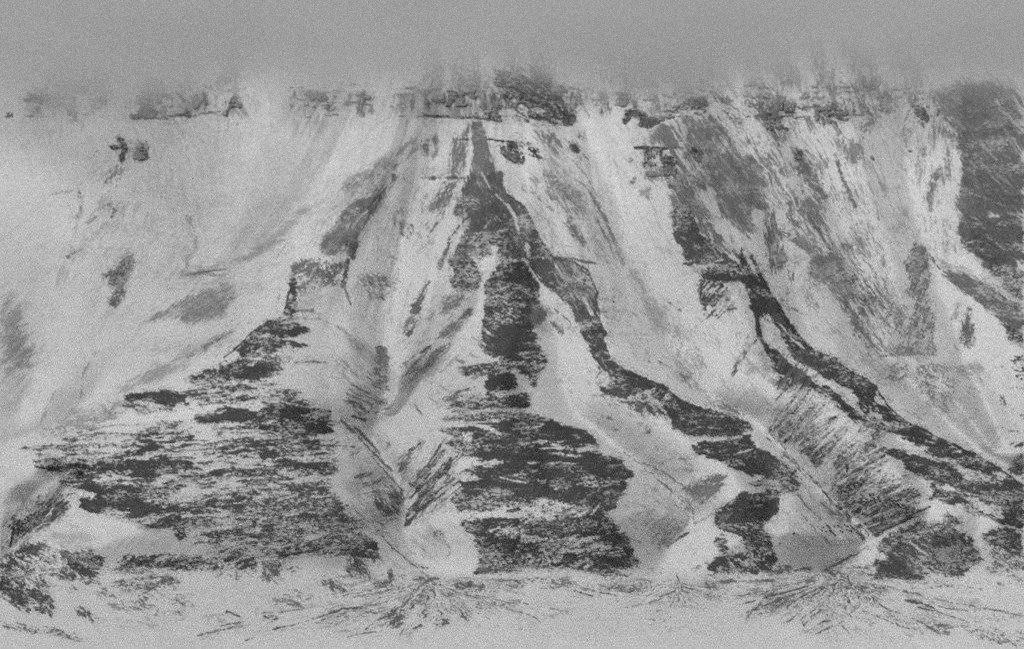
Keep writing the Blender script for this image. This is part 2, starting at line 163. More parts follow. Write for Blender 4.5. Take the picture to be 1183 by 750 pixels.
R('E2',.55,126,-45,'35 214 90 150 110 100 200 30 210 0 282 0 190 92',(20,2),.35,2); R('E2',.85,138,-45,'35 220 80 160 110 125 195 100 100 190',(18,2.6),.7,2.5); L('E2',.55,150,8,'320 40 220 135 190 170'); L('E2',.85,98,7,'105 90 140 62'); L('E2',.8,98,8,'140 30 170 0'); L('E2',.5,150,18,'80 160 0 280')
# ---- left buttress facet : wind-scoured streaks
H1=(30,3.0)
R(None,.34,84,-4,'330 372 300 398 270 420 235 442 190 456 140 470 95 495 40 515 60 545 95 588 160 608 205 612 245 640 330 645 400 640 440 655 430 620 412 590 385 562 395 520 385 490 370 470 330 440 325 400',(34,3.0),.22,3)
R(None,.75,SN,-3,'135 478 200 470 260 462 330 450 325 470 250 480 190 490 130 505 80 515 100 500',(30,3),.3,2.5)
R('B1',1,74,-25,'-60 545 0 500 60 468 150 455 165 470 100 495 20 545 0 560',(10,2.4),.2,.9); R('B1',1,76,2,'0 505 60 472 150 490 245 522 150 545 0 540',(14,2.6),.2,1.2); R('B1',.82,82,4,'0 550 80 560 200 570 232 602 90 602 60 627 0 622',H1,.25,1.4); R('B1',.88,78,0,'0 640 105 658 96 716 0 722',H1,.2,1.2)
L('B1',.7,115,7,'110 664 300 664'); L('B1',.9,100,7,'230 660 300 664'); R('B1',.2,140,10,'130 700 380 690 480 749 140 749',(14,2),.3,4)
R('B0',.93,76,-22,'1183 518 1070 620 1100 642 975 670 990 700 850 745 1183 749',(24,3),.15,1.2); R('B0',.9,SN,0,'1000 655 1183 645 1183 655 1010 662',(30,2),.3,.6); R('B0',.5,SN,-5,'990 690 1183 660 1183 680 1040 710',(14,2.4),.2)
R('C0',.72,88,0,'30 386 150 375 300 366 420 378 330 402 160 396',(22,2.2),.25,1); R('C0',.5,100,8,'180 380 430 400 540 420 300 415',(14,2),.3,1.4)
R('C0',.97,76,12,'560 152 660 130 750 112 830 130 872 190 820 190 760 212 700 182 600 172',(18,3),.2,1.4); R('C0',.5,95,15,'540 180 640 180 800 210 860 215 700 225 560 200',(9,2.2),.25); R('C0',.75,92,5,'830 130 900 115 950 140 850 152',(14,2.4),.25)
R('C0',.82,80,4,'640 300 720 268 832 262 802 297 895 320 865 348 760 336 700 322',(20,3),.2,1.2); L('C0',.8,85,12,'440 320 560 320 660 335',(18,2)); R('C0',.78,78,-22,'430 462 560 402 700 360 742 386 600 432 520 462',(16,2.8),.2,1.2)
R('C0',.8,78,-8,'880 242 1000 205 1060 192 1183 222 1183 262 1000 280 910 276',H1,.2,1.3); R('C0',.75,82,-5,'940 190 1080 150 1183 150 1183 175 1080 190',H1,.2); R('C0',.8,78,-8,'830 78 900 45 975 20 1020 75 960 105 900 98',(16,2.6),.2,1.2); R('C0',.88,76,-5,'970 0 1183 0 1183 60 1100 75 1020 80',H1,.18,1.2); R('C0',.75,80,-3,'1000 115 1060 95 1183 98 1183 128 1080 135',H1,.2)
R('C0',.88,78,-4,'128 437 180 425 260 430 330 460 430 465 600 440 720 430 860 435 890 470 780 500 600 525 470 512 380 562 270 492 170 482',(30,3),.2,1.3); R('C0',.6,SN,-15,'480 490 590 465 600 500 540 520',(14,3),.25)
R('C0',.93,76,8,'350 572 385 545 500 540 650 552 780 540 860 560 760 600 640 620 700 660 640 690 540 702 440 690 360 676 372 615 440 602',(30,3),.2,1.2); R('C0',.8,SN,10,'345 575 440 600 435 615 380 610',(12,3),.2); R('C0',.7,SN,0,'470 660 600 655 590 690 500 700',(16,3),.25)
R('C0',.75,84,-6,'1000 392 1080 364 1183 368 1183 402 1060 412',H1,.22); R('C0',.78,82,-4,'920 492 1050 460 1183 468 1183 522 1000 522',H1,.22); R('C0',.8,80,-8,'790 520 880 500 970 520 1000 560 900 570 840 540',H1,.22); R('C0',.58,84,-4,'600 640 700 620 900 590 1183 570 1183 749 760 749 560 705',(22,3),.22,2); R('C0',.9,SN-4,-3,'1000 500 1080 500 1100 555 1000 560',(18,3),.3,1.5)
L('C0',.6,100,7,'890 314 1000 316'); L('C0',.6,95,7,'1000 296 1183 298'); L('C0',.4,110,8,'820 430 1060 432',(9,2))
# ---- buttress right half
R('C1',.85,78,0,'0 0 110 0 102 42 0 50',H1,.2); R('C1',.7,84,0,'0 95 70 100 0 115',H1,.2); R('C1',.8,88,0,'62 112 150 110 160 128 80 132',(12,2.4),.2); R('C1',.85,76,2,'0 150 130 145 232 190 322 218 305 282 345 312 250 335 130 330 0 322',(34,3),.2,1.2)
R('C1',1,76,5,'215 212 322 216 310 288 240 270',(14,3),.2,1); R('C1',.6,SN,0,'0 210 60 200 120 230 0 225',H1,.25); R('C1',.6,SN,0,'0 262 150 262 200 275 60 285',H1,.25)
L('C1',.9,78,6,'0 368 200 370 430 379'); R('C1',.62,84,1,'0 378 200 385 340 395 300 425 0 442',(26,2.6),.22); R('C1',.88,76,3,'0 462 90 490 125 512 0 527',H1,.18); R('C1',.8,80,0,'140 455 372 464 340 502 230 524 165 500',(18,2.8),.2); R('C1',.85,78,0,'115 555 180 540 250 545 180 582 120 577',(14,3),.2); R('C1',.52,88,-2,'0 560 120 580 320 600 400 690 430 749 0 749',(22,2.6),.22,2)
R('D1',.52,88,-6,'0 0 322 0 392 140 482 200 545 290 520 310 440 300 300 330 200 300 100 342 0 342',(24,2.8),.22,2.4); R('D1',.97,80,50,'465 222 500 228 552 295 520 306 480 262',(6,2.6),.2,1); R('D1',1,78,0,'358 290 430 280 442 296 370 307',(14,3),.2); R('D1',.9,78,-12,'40 322 80 300 200 270 300 252 335 270 260 300 120 332',(22,3),.2,1.2); R('D1',.8,82,-6,'60 242 130 232 245 240 100 262',H1,.22); R('D1',.7,88,40,'385 170 440 190 480 205 420 225 385 210',(8,2.6),.2); R('D1',.7,85,0,'300 210 360 205 350 235 310 232',(8,2.6),.2)
R('D1',.65,108,60,'0 345 112 342 84 462 30 450 0 430',(7,2),.4,2); R('D1',.55,98,55,'380 340 462 328 505 420 620 450 600 472 500 462 400 412',(6,2.2),.35,2); R('D1',.92,92,70,'575 385 600 388 622 462 588 458',(6,2.4),.35,1.6); R('D1',.8,98,0,'520 440 580 442 570 470 520 465',(7,2.4),.35,1.6); R('D1',.55,108,50,'250 440 340 430 402 460 402 502 330 492 270 465',(6,2.2),.35,2.2); L('D1',.3,150,5,'240 320 250 400 290 430'); R('D1',.3,110,55,'470 330 580 300 560 390 480 400',(5,2.2),.25,2)
R('D1',.3,115,15,'40 530 160 470 250 510 230 560 60 560',(9,2.2),.25,2); R('D1',.55,100,25,'160 510 230 515 240 535 170 528',(8,2.2),.25); L('D1',.75,90,14,'25 605 75 610',F_)
# ---- lower left band and ravine
R('D0',.72,82,35,'0 345 90 290 140 255 200 260 260 310 400 300 460 325 480 410 360 430 200 420 260 570 250 600 150 590 0 500',(10,2.4),.22,2); R('D0',.62,86,-20,'440 335 640 320 820 318 1000 335 1183 330 1183 400 1080 382 880 392 760 378 640 372 480 412',(10,2.4),.22,1.8); R('D0',.88,78,-22,'700 375 760 340 830 320 1000 335 900 392',(14,2.6),.22,1.3); L('D0',.95,74,9,'0 510 50 540 95 572'); R('D0',.95,76,25,'0 370 80 330 60 420 0 420',(9,2.4),.3,2); R('D0',.9,80,25,'90 290 150 258 200 270 270 320 200 310 100 310',(10,2.4),.25,1.4); R('D0',.85,78,35,'0 430 100 480 140 560 60 540 0 490',(9,2.4),.25,2); R('D0',.4,120,30,'240 280 420 300 460 400 300 360',(7,2),.4,3)
L('D0',.6,SN-10,8,'60 370 160 440 200 500',(8,2)); R('D0',.8,82,-5,'1030 335 1183 332 1183 352 1050 352',(14,2.4),.2)
R('D0',.18,112,30,'440 450 640 470 880 500 900 600 740 620 450 560',(8,2.2),.25,3); R('D0',.22,112,20,'540 400 820 400 800 500 560 480',(8,2.4),.25,3); R('D0',.5,98,42,'320 560 400 570 462 620 445 642 360 612',(8,2.2),.25,1.8); R('D0',.38,95,14,'0 600 60 630 240 660 402 690 380 712 240 692 60 672 0 655',(8,2.2),.25,1.8); L('D0',.8,92,9,'1030 580 1085 600'); R('D0',.35,105,10,'1090 580 1183 570 1183 590 1100 595',(7,2)); L('D0',.7,110,6,'900 690 1000 665 1183 630'); L('D0',.6,110,6,'1000 650 1120 620'); L('D0',.7,110,7,'1115 715 1155 700')
R('D0',.3,115,30,'260 470 350 460 360 500 280 490',F_,.3,2); R('D0',.4,105,0,'670 450 700 455 690 470',F_); R('D0',.4,105,-30,'720 430 800 410 820 430 740 450',(7,2)); R('D0',.25,115,-20,'950 390 1183 400 1100 440 980 420',(7,2),.3,2)
R('D0',.9,84,15,'700 160 780 158 850 180 862 230 820 262 790 215 730 190',(12,2.8),.25,1.4); R('D0',.98,86,0,'868 264 900 254 918 265 890 277',F_); R('D0',.85,86,-10,'948 265 1030 250 1000 282 980 292',(9,2.6),.25); R('D0',.5,98,20,'1010 300 1090 288 1183 275 1183 315 1060 322',(9,2.4),.3,1.5); R('D0',.8,150,0,'670 270 700 262 720 275 690 282',soft=.5)
R('D0',.9,122,-45,'60 110 100 60 160 68 100 125',(16,3),.7,2.5); R('D0',.5,86,-42,'0 190 60 120 180 60 300 65 320 92 240 182 100 252 60 222',(20,2.4),.22,1.8); L('D0',.9,78,7,'195 140 290 68'); L('D0',.9,80,6,'215 185 308 105'); L('D0',.95,74,10,'55 200 110 150 150 130',(5,2)); R('D0',.8,76,-42,'90 160 150 125 160 180 100 190',(8,2.6),.2,1.2); L('D0',.8,88,8,'95 245 145 195'); R('D0',.5,112,-40,'0 285 30 248 66 262 20 312',(9,2.2),.35,2); R('D0',.35,120,-50,'0 50 40 40 60 60 0 110',(9,2),.5,3); L('D0',.5,128,10,'180 230 300 130 320 90')
R('D0',.7,152,20,'190 215 260 185 330 200 480 258 350 285 240 262',(14,3),.8,4); L('D0',.5,130,8,'0 345 80 290 150 235')
# ---- ravine A (between left buttress and centre)
R('C1',.68,118,55,'520 20 582 0 584 120 545 135 535 60',(6,2.2),.35,1.4); R('C1',.75,112,40,'540 175 580 160 596 178 590 195 555 205',F_,.3); L('C1',.6,118,7,'480 60 545 95 585 122',(9,2)); R('C1',.38,125,40,'300 150 400 150 480 195 500 230 460 250 400 200',(13,2),.3,2); R('C1',.9,102,40,'448 240 468 228 470 248',F_); L('C1',.8,112,8,'460 190 500 228'); L('C1',.7,120,8,'520 232 560 208 600 200'); R('C1',.2,140,40,'200 90 400 0 500 0 500 150',(12,2),.4,5)
R('C1',.88,116,40,'352 242 440 285 495 350 450 335 385 292',(13,2.4),.45,1.6); L('C1',.9,104,10,'430 285 500 360 545 410'); L('C1',.85,112,9,'450 340 540 430 600 490')
R('C1',.5,146,46,'460 492 545 478 655 580 645 650 605 702 560 749 480 700 400 602 388 542 420 500',(26,2.2),.7,4); R('C1',.72,98,46,'540 560 600 560 655 600 640 642 637 685 600 722 520 642',(20,2.4),.35,1.8); R('C1',.97,82,46,'575 600 655 605 642 655 620 640',(12,2.6),.3,1.2); L('C1',.9,86,7,'545 635 605 720'); L('C1',.85,84,7,'600 650 635 680'); L('C1',.6,105,6,'480 390 560 480 650 580',(10,2)); L('C1',.55,118,6,'460 500 540 600',(9,2))  # first patch: shade of the right-facing ravine wall, painted as soft grey
R('D1',.7,102,46,'510 130 560 130 575 215 520 180',(16,2.4),.35,1.8); R('D1',.6,118,46,'410 60 500 130 560 215 480 190',(22,2.2),.5,3)
R('C1',.72,108,-50,'600 470 650 420 745 350 700 430 665 500 640 505',(16,2.4),.4,1.8); L('C1',.95,84,5,'695 400 745 352'); R('C1',.9,128,0,'575 405 580 365 600 355 602 390',F_,.4); R('C1',.9,88,-45,'608 460 650 430 640 455 615 472',(8,2.4),.35); R('C1',1,66,0,'678 545 720 550 705 577',F_,.15); R('C1',.6,100,-50,'680 540 700 500 745 490 730 550',(9,2.2),.3,1.6)
R('C1',.55,86,-52,'640 742 690 640 780 540 860 430 885 430 862 560 760 700 720 749',(24,2.2),.2,1.6); R('C1',.5,98,-55,'690 550 780 440 835 385 862 430 760 560 700 622',(20,2.2),.25,1.8); R('C1',.85,88,-52,'780 530 860 455 865 480 790 540',(14,2.2),.25)
R('D1',.72,80,-52,'640 195 695 110 830 0 760 80 720 120 660 202',(18,2.2),.2,1.3); R('D1',.72,92,-55,'730 160 780 100 805 80 790 130 750 166',(12,2.2),.25); R('D1',.7,152,45,'700 250 740 180 800 190 870 290 862 352 740 312',(20,3),.8,4); R('D1',.5,108,-50,'775 212 850 205 840 235 790 240',(7,2.2),.3); L('D1',.6,140,9,'850 260 870 300 850 340')
L('D1',.85,102,5,'440 120 530 200 600 280'); L('D1',.9,88,5,'600 285 650 325 720 382',(12,2)); L('D1',.8,92,6,'715 360 750 385 765 382'); L('D1',.6,110,6,'730 395 790 430',F_); R('D1',.3,110,30,'700 410 780 420 780 460 720 450',F_,.3,1.5)
R('D1',.35,150,45,'560 290 700 400 640 400 580 340',(18,2.4),.6,3)
# ---- central spur
R('E1',.95,100,75,'148 45 170 0 315 0 330 90 400 140 440 190 482 290 552 386 430 388 320 392 300 380 170 386 80 432 70 402 160 252 100 182 120 110',(14,2.4),.3,1.2)
R('E1',.9,86,60,'160 190 260 130 370 200 392 380 290 362 170 335',(12,2.6),.5,4); R('E1',.55,SN-25,-55,'120 180 165 140 160 260 100 300',(12,2),.35,2); R('E1',.35,165,-45,'160 320 330 150 250 250 200 380',(16,2),.35,2)
L('E1',.85,SN-8,11,'285 100 350 158 378 215 392 270'); L('E1',.95,SN,14,'428 325 436 375'); L('E1',.7,170,7,'225 0 260 70',(7,2)); L('E1',.6,175,8,'160 385 280 378'); L('E1',.5,160,5,'320 250 380 300 420 350',F_)
R('E1',.92,104,-60,'28 432 22 410 55 340 105 240 140 225 90 300 60 372',(12,2.4),.3,1.2)
R('E1',.98,82,-20,'78 482 100 410 180 390 222 462 205 532 90 532',(8,2.6),.25,1.2); R('E1',1,SN,0,'200 400 270 365 270 335 298 330 300 370 325 400 300 440 265 470 232 470 215 440',(8,3),.25,1.2)
R('E1',1,76,5,'305 400 420 400 440 440 482 480 487 582 522 662 430 749 230 749 222 682 242 562 228 512 270 460',(10,2.8),.15,1); R('E1',.9,SN,-60,'425 420 450 430 515 520 470 480',(8,3),.3); R('E1',.85,114,60,'470 560 505 600 532 655 500 685 425 660',(14,3),.7,3); R('E1',.2,165,10,'250 560 420 540 420 749 250 749',(7,2),.12,4); L('E1',.6,150,5,'240 660 340 680 400 678',F_)
L('E1',.9,SN,7,'270 450 232 505 205 545')
R('E1',.95,92,50,'420 384 552 385 640 402 700 440 752 540 742 640 790 749 690 749 630 622 580 572 500 502 440 430',(12,2.4),.28,1.1); L('E1',.85,SN-8,11,'560 425 582 465'); L('E1',.6,SN-15,7,'590 470 650 560 680 610',(9,2)); L('E1',.95,SN-5,13,'690 575 722 640'); L('E1',.65,SN-12,5,'645 440 700 480 745 545',(9,2)); L('E1',.6,SN-15,4,'680 450 730 500 750 540',(9,2)); L('E1',.85,108,11,'548 386 650 393 735 411'); L('E1',1,78,20,'738 560 745 640 782 735')
L('E1',.5,130,4,'750 632 800 632',F_); L('E1',.6,130,5,'770 680 820 684'); L('E1',.4,140,4,'560 322 640 335',F_)
R('E1',.62,124,-42,'20 632 60 560 142 548 142 582 60 645',(9,2.4),.4,2); R('E1',.95,112,-40,'100 667 172 613 182 642 132 672',(9,2.4),.35,1.3); R('E1',.65,128,-45,'28 749 90 680 142 678 80 749',(12,2.4),.4,2); R('E1',.85,112,45,'505 685 550 673 612 722 602 749 565 735 545 700',(9,2.6),.45,1.8); L('E1',.6,128,6,'555 618 628 682'); R('E1',.4,140,50,'440 690 520 690 560 749 470 749',(10,2.4),.5,3)
R('E1',.75,124,55,'430 0 470 0 502 35 490 52 450 30',(8,2.2),.4); R('E1',.65,128,60,'490 0 550 0 600 60 590 140 540 130 510 60',(14,2.2),.35,1.6); R('E1',.68,126,58,'550 0 640 60 700 150 742 275 715 262 650 170 590 90',(18,2.2),.4,1.8); R('E1',.65,130,60,'588 180 630 190 642 240 700 300 718 358 650 302 600 240',(10,2.2),.35,1.6); L('E1',.75,124,14,'742 130 790 225 850 372',(12,2)); L('E1',.6,130,10,'738 200 800 310 832 385',(12,2)); L('E1',.65,138,12,'450 88 500 130 545 168'); L('E1',.4,145,9,'400 60 430 90',F_); L('E1',.6,138,7,'600 0 700 60 780 170',(10,2))
R('E1',.62,140,62,'905 300 930 340 942 450 1010 560 1050 600 1110 680 1183 749 1040 749 930 550 888 455',(6,1.8),.6,2.4); L('E1',.9,95,6,'820 583 824 585'); L('E1',.8,105,7,'1075 592 1086 595'); R('E1',.5,140,70,'940 395 970 400 1000 500 1010 540 970 500',(6,1.8),.5,2); L('E1',.5,145,12,'850 380 870 420',F_)
R('B2',.36,142,60,'520 330 600 340 660 400 780 520 862 620 852 749 720 749 700 640 640 480',(5,1.7),.4,5); L('B2',.7,115,5,'625 655 645 665'); L('B2',.5,135,5,'500 430 555 468',F_); L('B2',.9,110,10,'728 425 732 428',F_); R('B2',.4,130,60,'720 690 800 690 800 749 730 749',(4,1.7),.35,3)
R('B2',.3,150,60,'540 200 600 300 620 330 580 320',F_,.5,3); L('B2',.6,110,6,'360 435 395 436',F_)
R('C2',.45,134,55,'715 0 785 0 835 120 925 170 1060 245 980 225 860 180 760 80',(5,1.8),.4,3); R('C2',.6,122,20,'860 150 930 170 1060 240 1000 235 900 200',(6,1.8),.4,1.6)
# ---- central buttress facet
R('E2',.9,80,-12,'420 20 480 0 690 0 722 80 690 122 662 195 605 130 560 112 420 132 350 140 300 100 345 82 500 76 530 60 460 50',(18,2.8),.2,1.2); R('E2',1,76,0,'440 112 540 108 582 150 585 205 440 222',(12,3),.2,1.4); R('E2',.9,SN,40,'560 105 600 150 670 210 620 215 580 165',(14,3),.3,1.3); R('E2',.35,SN,-5,'400 55 530 70 640 65 700 72 640 82 520 85 400 75',(14,2.4),.25,.8)
L('E2',.8,98,7,'250 252 320 205 385 182',(9,2)); L('E2',.8,98,7,'300 262 380 235 392 200',(9,2)); R('E2',.4,112,-35,'250 240 320 200 380 180 390 230 300 265',(9,2),.25,1.5); R('E2',.5,100,-15,'335 120 400 130 420 160 350 150',(9,2)); L('E2',.5,110,6,'230 245 300 215',F_)
R('E2',.88,84,-3,'540 215 640 210 630 285 480 292 300 302 250 295 350 242 480 222',(20,2.6),.25,2); R('E2',.95,78,-5,'530 250 635 240 632 282 560 282',(12,3),.25,1.4); R('E2',.75,90,0,'230 330 300 300 500 300 640 300 560 340 380 350',(18,2.4),.25,2)
R('E2',.98,78,-2,'205 375 330 362 450 352 640 302 720 325 792 352 900 390 932 422 985 462 940 490 1060 520 1112 582 1082 642 1022 749 330 749 262 690 340 652 310 622 412 602 330 572 350 545 500 540 390 520 330 492 248 436 300 422',(28,2.8),.17,1.2)
R('E2',.9,SN,12,'375 362 450 358 520 385 565 412 500 418 420 385',(12,3.4),.25,1.2); R('E2',.75,SN,-5,'300 415 350 385 390 410 370 432 310 428',(12,3),.25,1.2); R('E2',.88,SN,-2,'330 515 400 520 480 515 530 525 500 540 380 545 310 548',(20,3),.2,.9); R('E2',.5,SN,-4,'560 430 700 420 980 470 960 490 820 490 620 460',(20,2.6),.2,1.5); R('E2',.8,SN,-3,'620 530 780 530 910 542 780 545 640 540',(26,2),.2,.7); R('E2',.6,SN,0,'520 580 600 570 640 580 560 592',(14,2.6),.2); R('E2',.72,SN,-3,'700 490 780 485 930 500 800 500',(20,2.2),.2,.8); R('E2',.5,SN,-5,'580 380 680 350 740 352 640 385',(16,2.4),.2,1.2)
L('E2',.6,SN,6,'500 600 560 612 620 625',(9,2)); R('E2',.28,SN,-4,'640 600 1060 600 1040 700 700 700',(9,2.2),.2,3)
R('D2',.9,82,-3,'0 0 492 0 445 60 422 100 425 150 500 260 552 372 450 385 400 402 250 382 0 402',(13,2.4),.2,1.6); R('D2',.62,SN,-12,'0 100 100 72 345 88 330 120 300 152 150 162 0 172',(8,2.2),.25,2.2); R('D2',.5,SN,-3,'0 225 200 230 390 235 300 262 0 262',(12,2.2),.2,1.6); R('D2',.45,SN,-12,'100 290 300 260 500 285 480 330 250 330',(10,2.2),.22,2.4); R('D2',.88,SN,0,'280 330 330 325 355 360 300 375',(8,3),.3,1.5); L('D2',.9,SN,9,'110 300 140 360 142 395',(7,2)); L('D2',.85,SN,6,'330 135 360 95',F_)
R('D2',.7,84,-12,'380 200 470 210 500 260 400 250',(16,2.6),.2,1.2); R('D2',.85,84,-60,'420 360 500 300 535 350 500 372',(12,2.6),.2,1.2); R('D2',.4,SN,-30,'0 320 200 320 200 390 0 390',F_,.2,2.5)
R('D1',.92,80,-4,'855 60 920 50 950 0 1183 0 1183 402 1080 402 980 410 992 372 1000 300 950 220 905 162 1000 152 1183 150 1183 130 930 125 920 92',(24,2.8),.18,1.2); R('D1',.85,SN,-4,'930 125 1050 118 1100 85 1183 80 1183 112 1120 125 1183 150 1080 148 920 150',(12,3),.22,1.4); R('D1',.55,SN,-6,'1040 190 1183 170 1183 240 1060 240',(10,2.6),.2,2.4); R('D1',.6,115,0,'1000 370 1183 380 1183 402 990 412',(12,2.6),.5,1.6)
R('D1',.4,105,0,'1025 432 1183 430 1183 450 1040 450',F_,.25,1.2); R('D1',.4,115,0,'1040 460 1183 480 1183 490 1060 475',(8,2)); R('D2',.42,112,5,'0 425 120 420 240 430 230 450 0 448',F_,.3,1.4); R('D2',.3,118,8,'240 420 340 440 500 440 600 440 600 470 500 490 300 460',(9,2.2),.3,2)
L('D2',.6,112,5,'250 380 340 395 420 388',F_)
# ---- spur R3 and its facet
R('C2',.97,76,28,'398 0 440 0 480 40 650 100 740 172 830 210 930 214 1062 265 1062 312 1000 336 880 338 760 327 692 292 680 240 655 195 640 160 600 140 520 160 480 150 400 100 450 60 400 20',(14,2.8),.17,1); R('C2',.8,84,18,'375 100 480 70 560 90 600 140 520 200 440 190 380 140',(12,2.4),.22,1.5); R('C2',.65,SN,-20,'490 155 540 130 640 110 600 150 520 168',(10,2.6),.3,1.3); R('C2',.85,SN,-60,'665 150 690 130 690 155 670 170',F_,.25); R('C2',.6,92,25,'500 190 560 170 650 200 700 262 620 240 540 220',(9,2.4),.3,1.6); L('C2',.5,150,4,'800 290 960 300',F_); R('C2',.2,150,0,'700 210 880 230 860 300 740 310',F_,.4,4)
R('C2',.45,118,18,'300 140 400 140 500 170 640 230 600 260 480 200',(9,2),.25,2); R('C2',.42,122,22,'320 240 400 232 500 312 512 355 400 292',(9,2),.3,2); L('C2',.6,128,5,'315 80 350 55 395 15',(9,2)); L('C2',.6,128,5,'345 70 385 10 375 -30',F_); R('C2',.8,108,-40,'575 322 600 290 612 300 592 330',F_,.3); R('C2',.35,130,10,'520 250 690 290 640 310 560 290',F_,.4,2.5); R('C2',.6,150,0,'600 380 650 372 670 385 620 395',soft=.6,blur=2)
R('C2',.98,76,8,'778 372 960 342 1050 320 1082 382 1172 432 1165 512 1040 512 1020 490 920 450 810 417',(20,3),.17,1); R('C2',.7,SN,-5,'810 400 900 395 950 385 940 405 860 412',(10,2.6),.22,1); L('C2',.7,SN,6,'980 415 1065 390',(9,2)); R('C2',.8,SN,-10,'1110 480 1160 455 1183 450 1160 490 1130 495',(10,3),.25,1.2); R('C2',.6,SN,0,'985 335 1035 325 1010 350 960 345',(8,2.4),.25)
R('C2',.88,80,2,'1030 540 1100 528 1183 535 1183 565 1050 560',(18,2.6),.2,1); R('C2',.95,74,-8,'900 662 1000 602 1183 592 1183 662 1110 749 890 749 890 710',(18,3),.17,1); R('C2',.7,SN,0,'1040 640 1140 640 1120 655 1060 655',(10,3),.25,1); L('C2',.85,88,7,'918 668 990 612'); L('C2',.6,SN,5,'900 675 1000 660 1120 668',(9,2)); R('C2',.6,SN,-15,'960 655 1010 615 1100 600 1010 640',(9,2.4),.25,1)
R('C3',.95,76,25,'0 400 60 440 140 490 170 560 130 592 60 592 64 680 0 722',(12,3),.2,1); R('C3',.75,160,0,'0 520 50 525 85 560 30 572 0 570',(9,3),.4,1.4); L('C3',.9,80,5,'0 525 50 520 85 555',F_); L('C3',.5,160,4,'0 590 100 585',F_)
R('D3',.95,78,-10,'0 0 178 0 140 32 60 50 72 102 0 152',(12,3),.2,1); R('D3',.96,80,60,'0 200 30 270 48 352 20 400 0 412',(7,2.6),.2,1); R('D3',.7,85,-10,'0 445 20 430 45 437 20 455',F_)
R('D2',.96,78,30,'880 182 920 132 1000 112 1100 112 1183 40 1183 80 1112 162 1142 242 1168 342 1132 412 950 412 850 385 912 322 880 262 930 258 1020 302 1010 242 925 202',(9,2.6),.2,1.2); R('D2',.95,76,-12,'1005 42 1183 32 1183 82 1110 152 1000 122 940 132 990 80',(18,2.8),.17,1); R('D2',.55,SN,-30,'890 200 930 215 1020 290 1060 320 990 320 930 262',(6,2.6),.3,1.5); R('D2',.9,86,-10,'880 262 930 225 945 262 905 272',F_,.25); R('D2',.25,SN-20,40,'940 330 1150 180 1150 400 960 400',(5,2),.2,4); L('D2',.7,SN,6,'1010 20 1120 15 1183 22',(9,2))
R('C2',.8,116,-38,'738 575 850 510 960 508 905 580 892 612 820 652 780 602',(12,2),.35,1.8); R('C2',.9,SN-10,-40,'820 610 845 590 855 600 830 620',F_,.3); R('C2',.95,112,0,'738 570 755 575 750 595',F_); R('C2',.6,140,-10,'750 485 800 468 790 500 760 500',F_,.5,1.6); L('C2',.6,128,6,'650 455 690 435 780 435',(8,2)); L('C2',.8,112,8,'480 412 560 465 640 540 700 590 780 655',(12,2)); L('C2',.6,120,6,'560 455 660 500 760 570',(9,2)); L('C2',.7,110,6,'600 500 700 590',(9,2)); R('C2',.25,140,40,'580 440 700 480 640 520 500 440',F_,.4,2.5)
R('C2',.2,142,35,'560 480 680 600 790 660 795 749 760 749 640 700',(5,1.7),.4,6); R('D2',.4,128,45,'560 220 640 190 785 180 650 290 610 250',(6,1.7),.4,4); R('D2',.55,118,50,'600 245 650 270 650 310 625 285',(6,1.8),.3,1.6); L('D2',.95,94,9,'675 284 710 255 770 218'); L('D2',.6,135,6,'800 180 840 160 880 130',(9,2)); L('D2',.65,112,5,'660 0 720 40 790 110 795 180',(7,2)); R('D2',.4,130,40,'740 60 800 110 800 190 770 160',F_,.4,2); R('D2',.75,122,-38,'740 10 850 0 905 0 890 50 820 98 780 60',(12,2),.35,1.6); L('D2',.5,150,12,'820 180 880 130 930 90',(12,2))
R('D2',.12,155,-40,'640 0 780 120 780 180 560 200 500 100',(7,1.6),.4,8)
# ---- spur R4 and ravine D
R('B2',.9,SN-5,-60,'940 310 1040 310 1055 420 1085 540 1000 600 930 580 1000 420',(12,3),.4,1.6); L('B2',1,74,16,'1035 300 1070 360 1085 440 1095 540 1130 600 1183 660')
R('B3',.97,76,38,'-130 100 0 340 60 400 100 470 170 562 232 612 322 652 470 740 250 749 200 692 120 632 78 532 30 500 0 480 -60 420',(12,2.8),.2,1); R('B3',.7,SN,30,'0 520 60 560 120 632 200 690 150 700 60 620 0 560',(10,3),.3,1.3); R('B3',.95,76,35,'0 585 60 615 130 680 250 749 120 749 60 690 0 622',(12,2.8),.18,1); L('B3',.95,SN,6,'330 655 480 749'); L('B3',.9,SN,6,'60 480 130 560 180 600',(9,2)); R('B3',.6,100,30,'20 430 90 440 100 490 60 500',F_,.4,1.6)
R('B2',.8,84,45,'1090 330 1183 400 1183 480 1150 440 1100 400',F_,.25); R('B2',.6,SN,60,'1095 460 1130 560 1183 620 1183 520 1130 440',(10,2.8),.25,1.4)
R('B2',.62,100,-50,'960 749 1000 640 1080 570 1000 700',(18,2.4),.25,1.4); R('B2',.7,140,-60,'1030 720 1050 680 1085 665 1070 720',F_,.4,1.6); L('B2',.9,90,9,'1078 568 1040 600')
L('C3',1,74,40,'60 0 120 40 220 100 330 158 400 228 480 280 520 290',(10,3)); R('C3',.97,74,35,'185 0 340 0 470 70 512 112 500 190 560 202 642 262 622 277 550 262 500 272 440 202 400 162 340 102 270 62',(14,2.8),.18,1); R('C3',.45,SN,40,'430 180 520 200 560 240 500 260',(9,2.6),.25,1.4); R('C3',.9,SN,30,'180 20 260 60 340 100 300 105 220 60',(12,3),.3,1.2); R('C3',.9,SN,30,'340 110 400 125 440 165 420 180 370 140',(9,3),.3,1.2)
